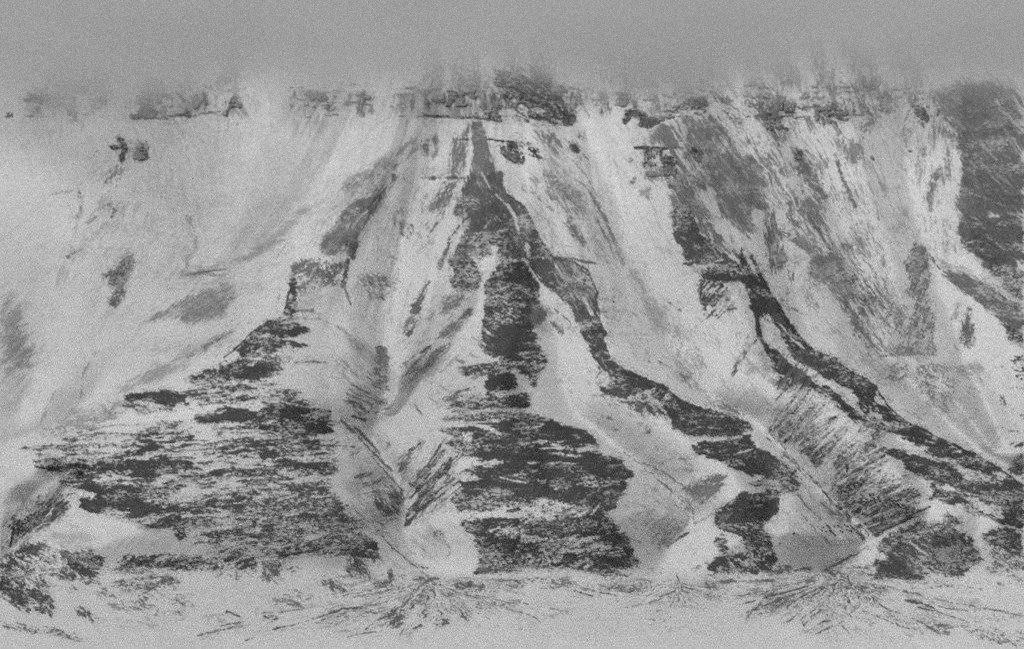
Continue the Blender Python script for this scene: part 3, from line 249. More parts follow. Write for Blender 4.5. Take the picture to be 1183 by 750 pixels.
R('C3',.9,76,12,'510 272 640 275 780 330 862 370 820 402 700 390 620 332 520 292',(20,2.8),.18,1); R('C3',.85,SN,12,'560 320 640 350 760 395 700 400 620 360',(16,3),.25,1.1)
R('C3',.98,74,15,'498 372 600 385 760 440 900 490 972 602 950 642 850 635 742 620 782 577 700 512 640 482 630 450 560 420',(18,2.8),.17,1); R('C3',.6,82,14,'700 400 860 380 1000 450 1183 560 1183 749 1100 749 950 652 860 562 840 492',(26,2.8),.2,1.8); R('C3',.92,76,14,'820 410 930 400 1050 460 1100 512 1000 502 900 472',(20,2.8),.18,1); R('C3',.95,74,5,'1060 622 1183 598 1183 655 1100 642',(16,3),.2,1); R('C3',.85,78,14,'1100 500 1183 560 1183 580 1080 540',(16,2.6),.2,1); R('C3',.8,SN,18,'880 470 1000 510 1100 560 1000 550 900 510',(18,3),.25,1.2); R('C3',.5,86,14,'950 560 1060 560 1183 600 1100 620 980 610',(18,2.6),.2,1.5); R('C3',.7,SN,14,'700 520 840 555 920 620 860 600 740 545',(12,2.8),.22,1.2)
R('C3',.9,SN,-20,'525 380 560 385 560 430 540 440',(6,3),.3)
R('C3',.5,80,-52,'20 242 40 170 70 80 110 35 175 28 165 110 60 212',(20,2.6),.22,1.6); R('C3',.95,80,-55,'30 110 70 60 105 45 95 90 60 130',(10,2.8),.25); R('C3',.62,108,-55,'10 302 120 170 180 150 250 180 200 302 140 372',(20,2.4),.4,1.8); R('C3',.8,86,-55,'10 302 70 240 110 200 90 280 140 360 60 340',(14,2.4),.3,1.6); R('C3',.8,86,-50,'160 402 250 270 312 228 310 250 250 330 200 430',(14,2.6),.22,1.2); R('C3',.75,86,-45,'180 412 280 320 392 278 340 362 285 462 240 472',(14,2.8),.22,1.2)
R('C3',.85,96,-52,'310 572 320 450 400 395 490 310 552 300 490 372 522 382 525 430 450 502 400 560 340 612',(24,2.4),.3,1.4); R('C3',.7,82,-52,'400 560 520 440 530 480 460 560',(14,2.4),.25,1.2); R('C3',.68,82,-50,'335 615 450 522 550 480 640 540 722 602 702 662 620 749 480 749 400 642',(20,2.6),.22,1.5); R('C3',.85,SN,-50,'570 500 640 490 720 560 700 590 640 560 580 540',(12,3),.3,1.4)
L('C3',1,58,10,'378 455 380 490',F_); L('C3',.9,60,15,'370 590 385 560 410 540',(4,2)); L('C3',.85,58,28,'480 625 540 640 590 650 640 650',(4,2.2)); L('C3',.8,60,18,'520 590 560 600',(4,2)); R('C3',.7,66,-50,'400 540 460 540 450 580 400 570',F_)
L('C3',.75,108,10,'0 322 100 422 200 522 262 572 340 662 430 749',(12,2)); L('C3',.7,125,8,'60 350 140 450 225 535',(12,2)); L('C3',.8,100,6,'20 312 160 470 260 560',(12,2)); R('C3',.4,130,45,'0 300 80 350 260 560 200 520 60 400',(20,2),.4,2.4); R('C3',.95,62,45,'290 620 318 614 350 668 332 674 300 650',(4,2.4),.2); L('C3',.8,82,9,'330 650 400 710 440 745'); L('C3',.8,110,8,'150 600 220 680 300 749',(9,2)); R('C3',.3,145,45,'160 620 280 640 420 749 240 749',(14,2),.4,3); L('C3',.6,110,4,'260 560 270 620',F_)
R('D3',.2,145,42,'20 210 150 90 240 60 350 130 470 240 430 292 300 322 150 262',(14,1.8),.5,5); R('D3',.5,116,42,'240 60 340 110 470 230 440 280 330 190 250 110',(16,2),.35,2.4); L('D3',.55,128,6,'170 140 240 215 310 280',(12,2)); L('D3',.5,130,5,'90 180 150 230 230 290',(12,2)); L('D3',.9,84,6,'345 105 420 165 465 215 475 242'); L('D3',.85,86,8,'240 0 300 70 350 120'); L('D3',.85,100,16,'430 220 462 258',(9,2)); L('D3',.8,100,5,'275 392 330 360 410 322',(9,2)); L('D3',.8,110,4,'300 378 380 345 460 290',(9,2)); L('D3',.5,132,5,'150 450 270 400 300 385',(9,2)); L('D3',.8,98,5,'330 345 400 325',F_)  # first patch puts the left wall's shade into the snow colour
L('D3',.85,60,18,'480 75 540 90 600 90 650 100',(4,2.2)); R('D3',.75,76,-48,'320 50 420 0 700 0 640 90 560 200 510 250 480 190 400 130',(16,2.4),.2,1.5); R('D3',.8,SN,-45,'380 160 450 110 520 110 480 170 420 190',(12,3),.25,1.3); R('D3',.7,94,-45,'480 190 560 130 640 140 560 220 515 250',(14,2.4),.4,1.6); L('D3',.9,76,6,'560 210 640 150 700 90'); L('D3',.9,80,5,'570 220 620 190 680 150'); L('D3',.95,SN,6,'575 215 650 170 690 140'); R('D3',.9,70,0,'560 200 585 198 580 212',F_)
R('D3',.92,88,38,'520 262 640 190 720 168 830 168 900 210 962 260 1002 342 980 372 900 412 860 434 760 402 700 432 500 428 498 400 552 398 486 355 562 340 520 302',(6,2.2),.25,1.4); L('D3',.75,SN-15,9,'665 262 720 310 740 322',(8,2)); R('D3',1,76,5,'486 357 560 340 630 345 700 372 620 402 500 388',(16,2.8),.22,1); R('D3',.95,80,0,'500 408 600 400 700 410 690 432 502 430',(12,2.6),.22,1); R('D3',.6,SN-10,0,'700 370 780 375 820 395 740 405',(7,2.6),.3,1.6); R('D3',.35,155,50,'640 330 900 250 900 350 700 400',(6,1.9),.3,4); R('D3',.5,150,-60,'860 260 900 240 900 290 860 330',(8,2),.4,1.5)
R('D3',.75,94,40,'805 140 845 125 900 160 905 190 820 182',(7,2.4),.3,1.6); R('D3',.96,86,20,'988 225 1100 188 1183 222 1183 302 1100 302 1010 262',(7,2.4),.3,1.4); R('D3',.7,108,15,'885 90 1000 120 1012 152 920 132',(8,2.2),.35,1.6); R('D3',.68,106,42,'1000 280 1183 300 1183 402 1130 422 1050 390',(8,2.2),.3,1.8); L('D3',.7,170,5,'1010 290 1090 340 1170 390',(9,2)); R('D3',.85,78,8,'740 62 800 20 900 40 1000 60 960 90 850 85',(20,2.8),.2,1.1); R('D3',.7,84,10,'870 0 1183 0 1183 200 1090 180 1000 130 960 80',(20,2.8),.22,1.6); R('D3',.75,SN,14,'880 30 960 50 1090 100 1090 170 1000 130 940 80',(16,3),.3,1.8); R('D3',.35,110,0,'700 440 900 435 900 450 700 455',(10,2))
R('D3',.3,115,30,'1100 400 1183 420 1183 470 1120 450',F_,.3,2)
# ---- debris fans at the foot
L('D3',.8,84,5,'250 440 272 490 240 565 168 615 180 646 200 622 262 568',(9,1.6)); L('D3',.85,84,6,'300 430 322 490 292 540 285 600',(9,1.6)); L('D3',.9,78,7,'380 415 402 470 430 520 436 550 390 588 345 632',(12,1.6)); L('D3',.9,84,9,'368 490 392 560'); L('D3',.85,84,6,'345 435 352 490 330 480'); L('D3',.8,84,6,'360 420 390 440 375 455'); L('D3',.9,86,6,'432 448 480 512 560 570',(12,1.6)); L('D3',.6,100,5,'560 570 700 620 800 682',(9,1.6)); R('D3',.75,92,15,'440 450 560 475 572 500 480 500',(8,2),.25)
L('D3',.65,104,7,'455 450 600 480 700 500 850 540 1000 565 1183 600',(10,1.8)); L('D3',.6,105,6,'700 500 800 560 940 580',(9,1.8)); L('D3',.75,90,9,'640 532 720 545 780 570',(9,2)); L('D3',.8,86,6,'700 560 850 600 930 632',(12,1.8)); L('D3',.7,92,6,'450 575 560 622 660 662',(8,1.8)); L('D3',.7,92,5,'200 680 260 625 300 622',(8,1.6)); L('D3',.7,92,5,'220 690 270 665 310 645',(8,1.6)); L('D3',.5,110,5,'350 640 400 700',(7,1.6)); R('D3',.38,118,-28,'0 525 130 450 240 425 235 470 130 525 40 582 0 582',(8,2),.3,1.8); R('D3',.2,125,-30,'150 500 250 470 235 560 175 572',(7,1.8),.3,1.6); R('D3',.9,84,0,'300 505 325 498 325 512 305 522',F_); R('D3',.7,92,10,'405 605 440 580 445 600 420 612',F_,.25); L('D3',.4,118,5,'480 640 560 610',F_)
R('D3',.22,112,-60,'230 430 430 420 430 510 260 500',(6,1.8),.25,2)
R('D3',.3,112,18,'520 560 800 600 1183 680 1183 749 900 700 600 640',(9,1.6),.25,4); R('D3',.25,118,5,'900 540 1183 590 1183 640 950 600',(9,1.6),.25,3)
L('D1',.8,92,7,'430 520 560 490 660 460',(12,1.8)); L('D1',.8,92,7,'60 660 160 640 260 610 380 570 540 545 660 510',(14,1.8)); L('D1',.65,100,6,'400 700 460 680 530 675',(12,1.8)); L('D1',.7,94,6,'480 660 540 620 600 590',(10,1.8)); L('D1',.9,86,16,'355 602 385 592',F_); L('D1',.85,92,14,'430 575 455 568',F_); R('D1',.48,92,38,'700 480 770 455 850 470 940 530 880 530 800 490 740 530 690 570 680 550',(7,1.9),.2,1.4)
R('D1',.36,94,-45,'690 560 760 520 850 530 870 600 800 640 720 610',(7,1.8),.2,1.8); R('D1',.6,92,22,'860 470 1000 500 1090 560 1060 590 960 540 880 500',(13,1.8),.22,1.5); R('D1',.35,108,14,'960 490 1183 570 1183 590 1060 560',(12,1.7),.25,1.8); R('D1',.38,100,-25,'520 570 690 540 700 600 620 660 520 630',(8,1.8),.22,2); R('D1',.38,104,40,'850 540 1000 560 1010 620 900 620',(7,1.8),.22,2); L('D1',.85,88,6,'680 465 715 490'); L('D1',.8,92,9,'700 660 735 645',F_); R('D1',.5,98,-15,'780 650 850 600 880 640 800 672',(8,2),.22); L('D1',.6,108,5,'0 590 120 580 240 560 300 545',(12,1.8)); R('D1',.25,110,-18,'100 640 400 560 600 520 560 600 300 640',(12,1.6),.22,3)
L('D1',.5,118,5,'640 690 660 650 700 640',F_)
L('D2',.85,88,6,'715 420 742 460 738 490',(7,1.8)); L('D2',.75,92,6,'640 512 690 492 715 478',(7,1.8)); L('D2',.75,98,5,'745 488 800 505 870 530',(9,1.7)); L('D2',.55,108,5,'480 562 580 545 650 520',(9,1.7)); L('D2',.5,112,5,'690 560 710 510 720 480',(7,1.7)); L('D2',.5,112,9,'610 580 645 570',F_); R('D2',.85,105,0,'805 455 910 440 900 480 812 478',(7,2.2),.35); L('D2',.7,108,10,'920 445 1060 440 1160 438',(14,2)); L('D2',.6,112,6,'900 475 970 480',(9,2)); L('D2',.95,88,12,'1078 458 1120 440',F_); L('D2',.5,118,5,'800 450 880 452')
R('D2',.4,115,-30,'1020 605 1080 540 1183 480 1183 565 1080 605',(8,1.9),.25,2); L('D2',.8,100,9,'1040 600 1055 585'); L('D2',.8,105,6,'248 485 335 508',(9,1.8)); L('D2',.75,108,6,'370 495 455 510',(9,1.8)); L('D2',.5,115,5,'0 540 100 560 220 580',(9,1.7)); L('D2',.7,100,5,'0 580 70 610 90 628',(9,1.7)); L('D2',.4,120,5,'590 605 640 640 700 600',F_); R('D2',.03,125,-10,'0 500 1183 560 1183 749 0 749',(5,1.2),.14,10)
R('D1',.03,125,-10,'0 620 1183 620 1183 749 0 749',(8,1.8),.14,8); R('D3',.03,125,10,'0 640 1183 640 1183 749 0 749',(8,1.8),.14,8); R('D0',.03,130,5,'300 600 1183 500 1183 749 0 749 0 700',(8,1.8),.14,8)
L('D2',.3,130,5,'900 520 1040 500 1120 480',(9,2)); R('D2',.22,120,-12,'930 510 1183 450 1183 490 950 530',(9,1.6),.25,2)
R('E2',.96,78,-10,'430 -100 640 -100 668 -40 690 10 690 30 430 30 415 0 418 -60',(14,2.6),.2,1.2)
R('B2',.94,82,55,'285 540 352 470 362 520 380 580 405 610 425 655 470 700 600 749 560 762 420 760 380 700 330 640',(12,2.4),.22,1); R('B2',.5,SN,50,'300 520 330 520 352 600 340 610',(8,2.4),.3,1.2)
# downhill streaks on the open chutes
for _p, _a, _C, _t in [('600 140 660 160 760 380 800 450 740 440 660 260',60,.10,140),('690 120 780 200 800 320 760 300 700 180',62,.1,145),
  ('830 110 900 120 1000 330 1010 400 950 330 880 220',60,.3,128),('880 110 960 120 1040 330 1060 420 1010 380 930 220',64,.25,130),('960 110 1060 110 1080 300 1060 440 1010 340',75,.13,138),
  ('1050 110 1110 130 1108 300 1060 300',95,.18,130),('880 260 960 300 1060 460 1010 440 930 360',52,.18,138),('440 190 530 150 520 220 460 400 420 380',108,.13,135),
  ('560 330 450 470 470 400 520 300',-45,.12,128),('100 200 200 200 160 330 60 330',105,.14,152),('200 110 330 110 300 200 200 230',95,.08,160),('330 240 420 200 380 300 340 320',-52,.1,140),
  ('780 330 900 430 990 560 960 560 860 470 790 400',45,.14,140),('390 400 450 440 440 470 390 440',42,.3,130),('400 250 450 230 440 380 410 380',100,.12,140),
  ('590 210 700 330 700 400 640 330',58,.12,140),('120 250 340 260 320 330 180 400 90 360',-40,.12,155)]:
    R(None,_C-.05,_t,_a,_p,(15,1.5),.3,5)
# braided melt channels of the three debris fans
import random as _r
_r.seed(5)
for (_au,_av,_n,_w,_hh,_t0) in [(492,672,27,150,46,90),(967,668,25,170,54,86),(779,672,12,80,30,98)]:
    for _k in range(_n):
        _th = _r.uniform(-1,1); _L0 = _r.uniform(0,.35)**1.0; _L1 = min(1.05,_L0+_r.uniform(.25,.7))
        _q = []; _x = 0; _m = 12
        for _i in range(_m):
            _d = _L0+(_L1-_L0)*_i/(_m-1)
            _x += _r.uniform(-1,1)*3.2*(1-abs(_th)*.6)
            _q += [_au+_w*_d*math.sin(_th*1.45)+_x, _av+1+_hh*_d*math.cos(_th*1.38)+abs(_th)*_d*12+_r.uniform(-.9,.9)*(1-abs(_th)*.7)]
        L(None, _r.uniform(.65,1.0)*(1-.3*_L0), _t0+_r.uniform(-8,26), _r.uniform(2,3.8), ' '.join('%.1f'%v for v in _q),(12,2.2))
        if _r.random()<.8: L(None,.9,SN+2,_r.uniform(3,6),' '.join('%.1f'%(v+(2.2 if k%2==0 else .6)) for k,v in enumerate(_q)),(12,2.2))
# crest lines of the spurs, blown clear of snow
L('B2',1.15,76,12,'352 470 372 540 392 600 420 660 470 705 560 745'); L('C2',1.15,76,12,'398 0 440 22 520 50 650 102 735 168 830 208')
L('B3',1.1,74,12,'-60 180 20 350 70 405 110 490 175 570 240 620 325 655'); L('C3',1.1,74,9,'330 10 400 40 470 75 512 120 570 200 640 265 770 325 862 372 1000 440 1100 505 1183 560')
L('B2',1.1,76,12,'1000 280 1050 320 1072 380 1080 460 1085 545 1120 590 1183 640'); L('C3',1.1,72,12,'60 0 130 50 220 105 330 165 400 235 500 285 560 300')
L('E1',1.1,86,10,'330 90 400 140 440 190 480 290 550 386 640 404 705 445 750 540 742 640 792 745')
L('B1',1.1,80,10,'130 350 122 395 115 440 150 455'); L('B1',1.05,82,8,'120 452 40 480 -40 530 -90 590 -160 640')

# layered cliff bands: thin ledges with ribs and snow-filled clefts between them
_r.seed(9)
for (_a,_b,_d,_t) in [(30,60,.7,96),(60,125,.45,118),(155,215,.5,100),(220,300,.5,116),(335,388,.6,104),(404,434,.5,108),(458,560,.8,100),(560,668,.9,84),(668,715,.5,112),(716,812,.9,92),(860,940,.8,98),(940,1012,.8,102),(1012,1085,.7,104)]:
    for _v0 in (101,107,112,122,133):
        _x=_a
        while _x<_b:
            _w=_r.uniform(4,16)
            if _r.random()<_d*(.75 if _v0 in (107,133) else .45):
                _v=_v0+_r.uniform(-2,2)+2*math.sin(_x/23)
                L(None,_r.uniform(.7,1.05),_t+_r.uniform(-8,18),_r.uniform(4,9),'%.1f %.1f %.1f %.1f %.1f %.1f'%(_x,_v,_x+_w*.5,_v+_r.uniform(-1,1),_x+_w,_v+_r.uniform(-1.5,1.5)),(6,1.6))
            _x+=_w+_r.uniform(0,5)
    _x=_a
    while _x<_b:
        if _r.random()<_d:
            _v=_r.uniform(100,108); _w=_r.uniform(2.5,6); _h=_r.uniform(14,34); _k=(_x-575)*.02
            R(None,_r.uniform(.5,.85),min(138,_t+_r.uniform(14,34)),90,'%.1f %.1f %.1f %.1f %.1f %.1f %.1f %.1f'%(_x-_w*.4,_v,_x+_w*.5,_v-1,_x+_w+_k,_v+_h,_x-_w+_k,_v+_h*.9),(8,2),.35,1.2)
        _x+=_r.uniform(5,12)
# dim ribs that run up into the cloud
for _u in (80,112,180,225,265,500,540,590,625,745,785,820,868,905,950,995,1050):
    _w=_r.uniform(10,20); _k=_r.uniform(-2,3)+(_u-575)*.03
    R(None,_r.uniform(.5,.8),_r.uniform(112,135),90,'%.1f 40 %.1f 40 %.1f 106 %.1f 106'%(_u-_w*.8-_k,_u+_w*.6-_k,_u+_w+_k,_u-_w+_k),(14,2.6),.6,4)
R(None,.55,116,80,'690 50 800 50 800 96 730 104 690 96',(14,2.2),.5,4); R(None,.8,112,45,'570 76 628 78 662 110 640 120 600 96 570 90',(12,2.2),.4,3)
# snow streaks over the two big grey screes
R(None,.06,SN-35,55,'700 135 830 130 885 200 890 240 860 270 790 250 770 190',(24,1.8),.25,4); 
R(None,.3,SN-20,-60,'1020 340 1080 340 1080 412 1025 412',(9,1.8),.25,3); R(None,.22,128,70,'1025 400 1080 400 1085 430 1030 432',(6,1.8),.35,4)
R(None,.3,105,50,'960 300 1010 300 1050 400 1000 410',(14,1.6),.3,5); R(None,.26,110,-55,'905 400 960 430 930 480 890 440',(14,1.6),.3,4)

# rock ribs and snow runnels that line the ravine walls from rim to floor
def _at(p, t):
    n=len(p)-1; k=min(n-1,int(t*n)); q=t*n-k
    return (p[k][0]+(p[k+1][0]-p[k][0])*q, p[k][1]+(p[k+1][1]-p[k][1])*q)
def ribs(floor, rim, n, tones, dens, seed, lo=0., hi=1.):
    _r.seed(seed)
    for i in range(n):
        t=(i+_r.random())/n; a=_at(floor,t); b=_at(rim,t)
        for kind in range(2):
            s0=_r.uniform(lo,.55); s1=min(hi,s0+_r.uniform(.25,.6))
            if _r.random()>dens[kind]: continue
            q=[]
            for m in range(4):
                s=s0+(s1-s0)*m/3
                q+=[a[0]+(b[0]-a[0])*s+_r.uniform(-.7,.7), a[1]+(b[1]-a[1])*s+_r.uniform(-.7,.7)]
            tn=_r.uniform(*tones) if kind else SN-_r.uniform(2,20)
            L(None,_r.uniform(.75,1.05),tn,_r.uniform(4,11) if kind else _r.uniform(4,9),' '.join('%.1f'%v for v in q),(16,2.0))
ribs([(886,497),(915,520),(948,552),(975,590),(1000,622)],[(925,437),(968,478),(1010,503),(1052,555),(1082,590)],58,(68,98),(.75,.95),21)
ribs([(478,560),(468,590),(462,618)],[(512,500),(540,520),(540,560)],22,(74,105),(.5,.8),22)
ribs([(420,500),(448,545),(466,585),(452,622)],[(395,515),(400,560),(425,600),(432,618)],26,(92,140),(.3,.6),23,0,.75)
ribs([(8,640),(30,622),(55,600)],[(20,575),(55,566),(80,572)],18,(72,105),(.5,.8),24)
ribs([(758,575),(785,592),(800,606)],[(725,600),(735,625),(760,650)],16,(125,150),(.2,.5),26,0,.7)
ribs([(445,455),(425,490)],[(380,420),(390,475)],14,(105,140),(.2,.6),27,0,.7)
ribs([(458,472),(520,420),(560,370)],[(480,505),(545,425),(575,385)],10,(120,150),(.2,.5),28)

R(None,.97,92,48,'573 82 583 80 600 84 618 88 632 98 645 112 655 128 664 143 650 146 640 132 626 124 610 122 596 112 580 104 572 98',(9,2.4),.25,1.2)
for _s in ('576 100 600 110 622 128 636 142','582 88 606 96 630 112 648 134','590 128 612 138 630 144','604 84 628 100 650 126'): L(None,.8,SN-12,5,_s,(8,2))
for _s in ('574 94 592 100 606 108','600 112 618 118 634 122','612 134 628 136 642 143','640 118 652 132 660 143'): L(None,1.1,70,6,_s)
R(None,.1,140,45,'640 400 690 470 740 530 720 540 660 490 630 450',F_,.2,4); R(None,.08,140,35,'700 560 790 590 760 650 720 640',(6,1.5),.2,4)

# scree and wind-cleared ground spilling over the foot of the slope
_r.seed(31)
for _k in range(46):
    _x=_r.uniform(20,1170); _y=_r.uniform(655,684); _w=_r.uniform(12,44); _h=_r.uniform(2.5,8)
    R(None,_r.uniform(.25,.6),_r.uniform(92,125),_r.uniform(-12,12),' '.join('%.1f'%v for v in (_x-_w,_y,_x-_w*.3,_y-_h,_x+_w*.6,_y-_h*.7,_x+_w,_y+_h*.2,_x+_w*.2,_y+_h)),(9,1.8),.22,2.2)
CLZ, CL0, CL1, CLD, CLC, CLN = 850, 905, 1055, .0048, .71, 400
WS, SUNE, EXPO = .11, 1.35, -.10

# ---------------------------------------------------------------------------
scene = bpy.context.scene
for o in list(bpy.data.objects): bpy.data.objects.remove(o)
rng = np.random.default_rng(7)
FOC, U0, V0, EYE = 2667.0, 591.5, 340.0, 500.0     # survey constants (pixels, metres)

def lin(g):
    s = np.asarray(g, float)/255.0
    return np.where(s <= .04045, s/12.92, ((s+.055)/1.055)**2.4)
KT = 0.66                                          # display level of a white surface in this light
def albedo(g): return lin(g)/KT

# ---------------- noise helpers (lattice value noise, numpy) ----------------
LAT = np.random.default_rng(11).random((512, 512)).astype(np.float32)
def vnoise(x, y, seed=0):
    x = x + seed*37.17; y = y + seed*91.73
    xi = np.floor(x).astype(np.int64); yi = np.floor(y).astype(np.int64)
    fx = (x-xi).astype(np.float32); fy = (y-yi).astype(np.float32)
    fx = fx*fx*(3-2*fx); fy = fy*fy*(3-2*fy)
    a = LAT[yi & 511, xi & 511]; b = LAT[yi & 511, (xi+1) & 511]
    c = LAT[(yi+1) & 511, xi & 511]; d = LAT[(yi+1) & 511, (xi+1) & 511]
    return (a+(b-a)*fx)*(1-fy) + (c+(d-c)*fx)*fy
def fbm(x, y, octv=4, seed=0, gain=.5):
    s = 0; a = 1; t = 0
    for k in range(octv):
        s = s + a*vnoise(x*2**k, y*2**k, seed+k*3); t += a; a *= gain
    return s/t
def blur(a, s):
    if s < .3: return a
    r = int(max(1, math.ceil(s*2.6))); k = np.exp(-.5*(np.arange(-r, r+1)/s)**2); k /= k.sum()
    p = np.pad(a, ((r, r), (0, 0)), mode='edge'); o = np.zeros_like(a)
    for i, w in enumerate(k): o += w*p[i:i+a.shape[0]]
    p = np.pad(o, ((0, 0), (r, r)), mode='edge'); o = np.zeros_like(a)
    for i, w in enumerate(k): o += w*p[:, i:i+a.shape[1]]
    return o
def sstep(a, b, x):
    t = np.clip((x-a)/(b-a), 0, 1); return t*t*(3-2*t)
def inside(px, py, pts):
    r = np.zeros(px.shape, bool); n = len(pts)
    for i in range(n):
        x0, y0 = pts[i]; x1, y1 = pts[(i+1) % n]
        if y0 == y1: continue
        c = (py >= min(y0, y1)) & (py < max(y0, y1))
        r ^= c & (px < x0 + (py-y0)*(x1-x0)/(y1-y0))
    return r
def segdist(px, py, pts):
    best = np.full(px.shape, 1e9)
    for (x0, y0), (x1, y1) in zip(pts[:-1], pts[1:]):
        dx, dy = x1-x0, y1-y0; L2 = dx*dx+dy*dy+1e-9
        t = np.clip(((px-x0)*dx+(py-y0)*dy)/L2, 0, 1)
        best = np.minimum(best, np.hypot(px-x0-t*dx, py-y0-t*dy))
    return best

# ---------------- rock / snow cover of the mountain wall, with painted ravine shade ----------------
UA, UB, VA, VB = -24, 1208, -20, 800
RS = .65
gu, gv = np.meshgrid(np.arange(UA, UB+1, RS), np.arange(VA, VB+1, RS))
H, W = gu.shape
base = 186 + 7*(fbm(gu/90, gv/60, 3, 5)-.5) + 5*(fbm(gu/9, gv/6, 3, 9)-.5)
ALB = albedo(base)                                  # settled snow
ROCK = np.zeros_like(ALB)
wu = gu + 5*(fbm(gu/16, gv/10, 4, 21)-.5) + 3.0*(fbm(gu/4, gv/3, 2, 27)-.5)
wv = gv + 4*(fbm(gu/16, gv/10, 4, 33)-.5) + 2.4*(fbm(gu/4, gv/3, 2, 39)-.5)
def sl(v0, v1, u0, u1):
    return (slice(max(0, int((v0-VA)/RS)), max(0, min(H, int((v1-VA)/RS)+1))), slice(max(0, int((u0-UA)/RS)), max(0, min(W, int((u1-UA)/RS)+1))))
def gaussunif(n):
    n = (n-n.mean())/(n.std()+1e-6)
    return 1/(1+np.exp(-1.702*n))
for fi, (kind, C, tone, ang, pts, st, soft, bl, w) in enumerate(FEATS):
    us = [p[0] for p in pts]; vs = [p[1] for p in pts]; m = 8+int(3*bl)+int(w)
    S = sl(min(vs)-m, max(vs)+m, min(us)-m, max(us)+m)
    if S[0].stop-S[0].start < 2 or S[1].stop-S[1].start < 2: continue
    U, V = gu[S], gv[S]
    if kind == 'P':
        cov = blur(inside(wu[S], wv[S], pts).astype(float), bl*1.5/RS)
        cov = np.where(cov > .5, cov, cov)
        th = math.radians(ang)
    else:
        d = segdist(gu[S]+(wu[S]-gu[S])*.5, gv[S]+(wv[S]-gv[S])*.5, pts)
        cov = np.clip(1.15 - d/max(w*.62, .75)*.65, 0, 1)*sstep(max(w*1.2, 1.8), max(w*.35, .4), d)
        i = int(np.argmax([math.hypot(pts[k+1][0]-pts[k][0], pts[k+1][1]-pts[k][1]) for k in range(len(pts)-1)]))
        th = math.atan2(pts[i+1][1]-pts[i][1], pts[i+1][0]-pts[i][0]) if ang is None else math.radians(ang)
    ca, sa = math.cos(th), math.sin(th)
    wob = 2.2*(fbm(U/22, V/22, 2, 50+fi)-.5)
    a = (U*ca+V*sa); b = (-U*sa+V*ca) + wob*3
    yi, xi = np.indices(U.shape); iso = .2 if (st[0] >= 14 and abs(math.degrees(th)) > 30) else .6
    n = .8*vnoise(a/st[0], b/st[1], fi) + .8*vnoise(a/(st[0]*.42), b/(st[1]*.62), fi+7) + .8*vnoise(a/(st[0]*.17+.4), b/(st[1]*.36+.2), fi+13) \
        + .7*vnoise(a/(st[0]*2.2), b/(st[1]*2.6), fi+19) + iso*vnoise(U/2.3, V/1.7, fi+3) + .5*iso*LAT[(yi*3+fi*17) & 511, (xi*5+fi*29) & 511] \
        + 1.0*fbm(U/26, V/14, 2, fi+23)
    n = gaussunif(n)
    # sides of a patch fray along its streaks; inside it the snow shows through by its cover
    if kind == 'P': k = cov*C*1.03 - .12*(1-cov)*(cov < .999)
    else: k = cov*C
    al = np.clip((k-n)/soft+.5, 0, 1)
    if soft > .45: al = al*.75 + .25*np.clip(k, 0, 1)
    tn = tone + (0 if tone > 150 else 1)*(13*(vnoise(a/9, b/1.7, fi+31)-.5) + 9*(fbm(U/30, V/20, 2, fi+5)-.5) + 14*(LAT[(yi*7+fi) & 511, (xi*3+fi*11) & 511]-.5))
    ALB[S] = ALB[S]*(1-al) + albedo(np.clip(tn-13*(tone < 135), 40, 200))*al
    r = np.clip((165-tone)/70, 0, 1)
    ROCK[S] = ROCK[S]*(1-al) + r*al

# thin wind-blown snow caught on the bare rock, in ragged downwind streaks
fs = fbm(gu/3.4, gv/1.15, 3, 203, .8); fs = gaussunif(fs)
bs = gaussunif(fbm(gu/34, gv/13, 3, 207))
dust = np.clip((-.05+.62*bs**1.6-(1-fs))/.16, 0, 1)*np.clip(ROCK, 0, 1)*(.35+.45*bs)
dust *= sstep(40, 130, gv)
ALB = ALB + (albedo(178)-ALB)*dust
# stones that poke out of the snow close to bare rock
near = blur(ROCK, 5/RS); near = np.clip(near*1.5, 0, .5)*(1-ROCK)
ks = gaussunif(fbm(gu/2.2, gv/1.5, 2, 211, .9))
al = np.clip((near*.42-.03-(1-ks))/.07, 0, 1)*.7
ALB = ALB + (albedo(105)-ALB)*al

# ---------------- relief of the wall ----------------
VAL = [  # gullies and ravines
 [(515,120),(490,210),(455,300),(442,380),(444,455),(420,492),(445,535),(471,572),(462,612),(490,668),(492,690)],
 [(556,350),(510,410),(455,478),(425,492)],
 [(622,320),(640,380),(645,440),(665,480),(728,530),(775,565),(800,600),(765,632),(762,660),(778,690)],
 [(655,110),(700,200),(735,310),(775,400),(820,455),(870,487),(915,530),(960,580),(1002,620),(985,642),(945,668),(965,690)],
 [(900,90),(935,180),(985,290),(1010,400),(1075,470),(1130,520),(1200,560)],
 [(820,95),(865,180),(905,300),(930,380)],
 [(1040,100),(1050,220),(1085,330),(1125,440),(1160,510)],
 [(250,110),(235,220),(205,325),(150,400),(70,495),(0,515)],
 [(410,130),(360,220),(300,290),(235,318),(160,370)],
 [(80,130),(60,260),(50,400),(20,480)],
 [(95,548),(72,570),(50,605),(0,648),(-30,665)],
 [(-30,560),(-30,660)]]
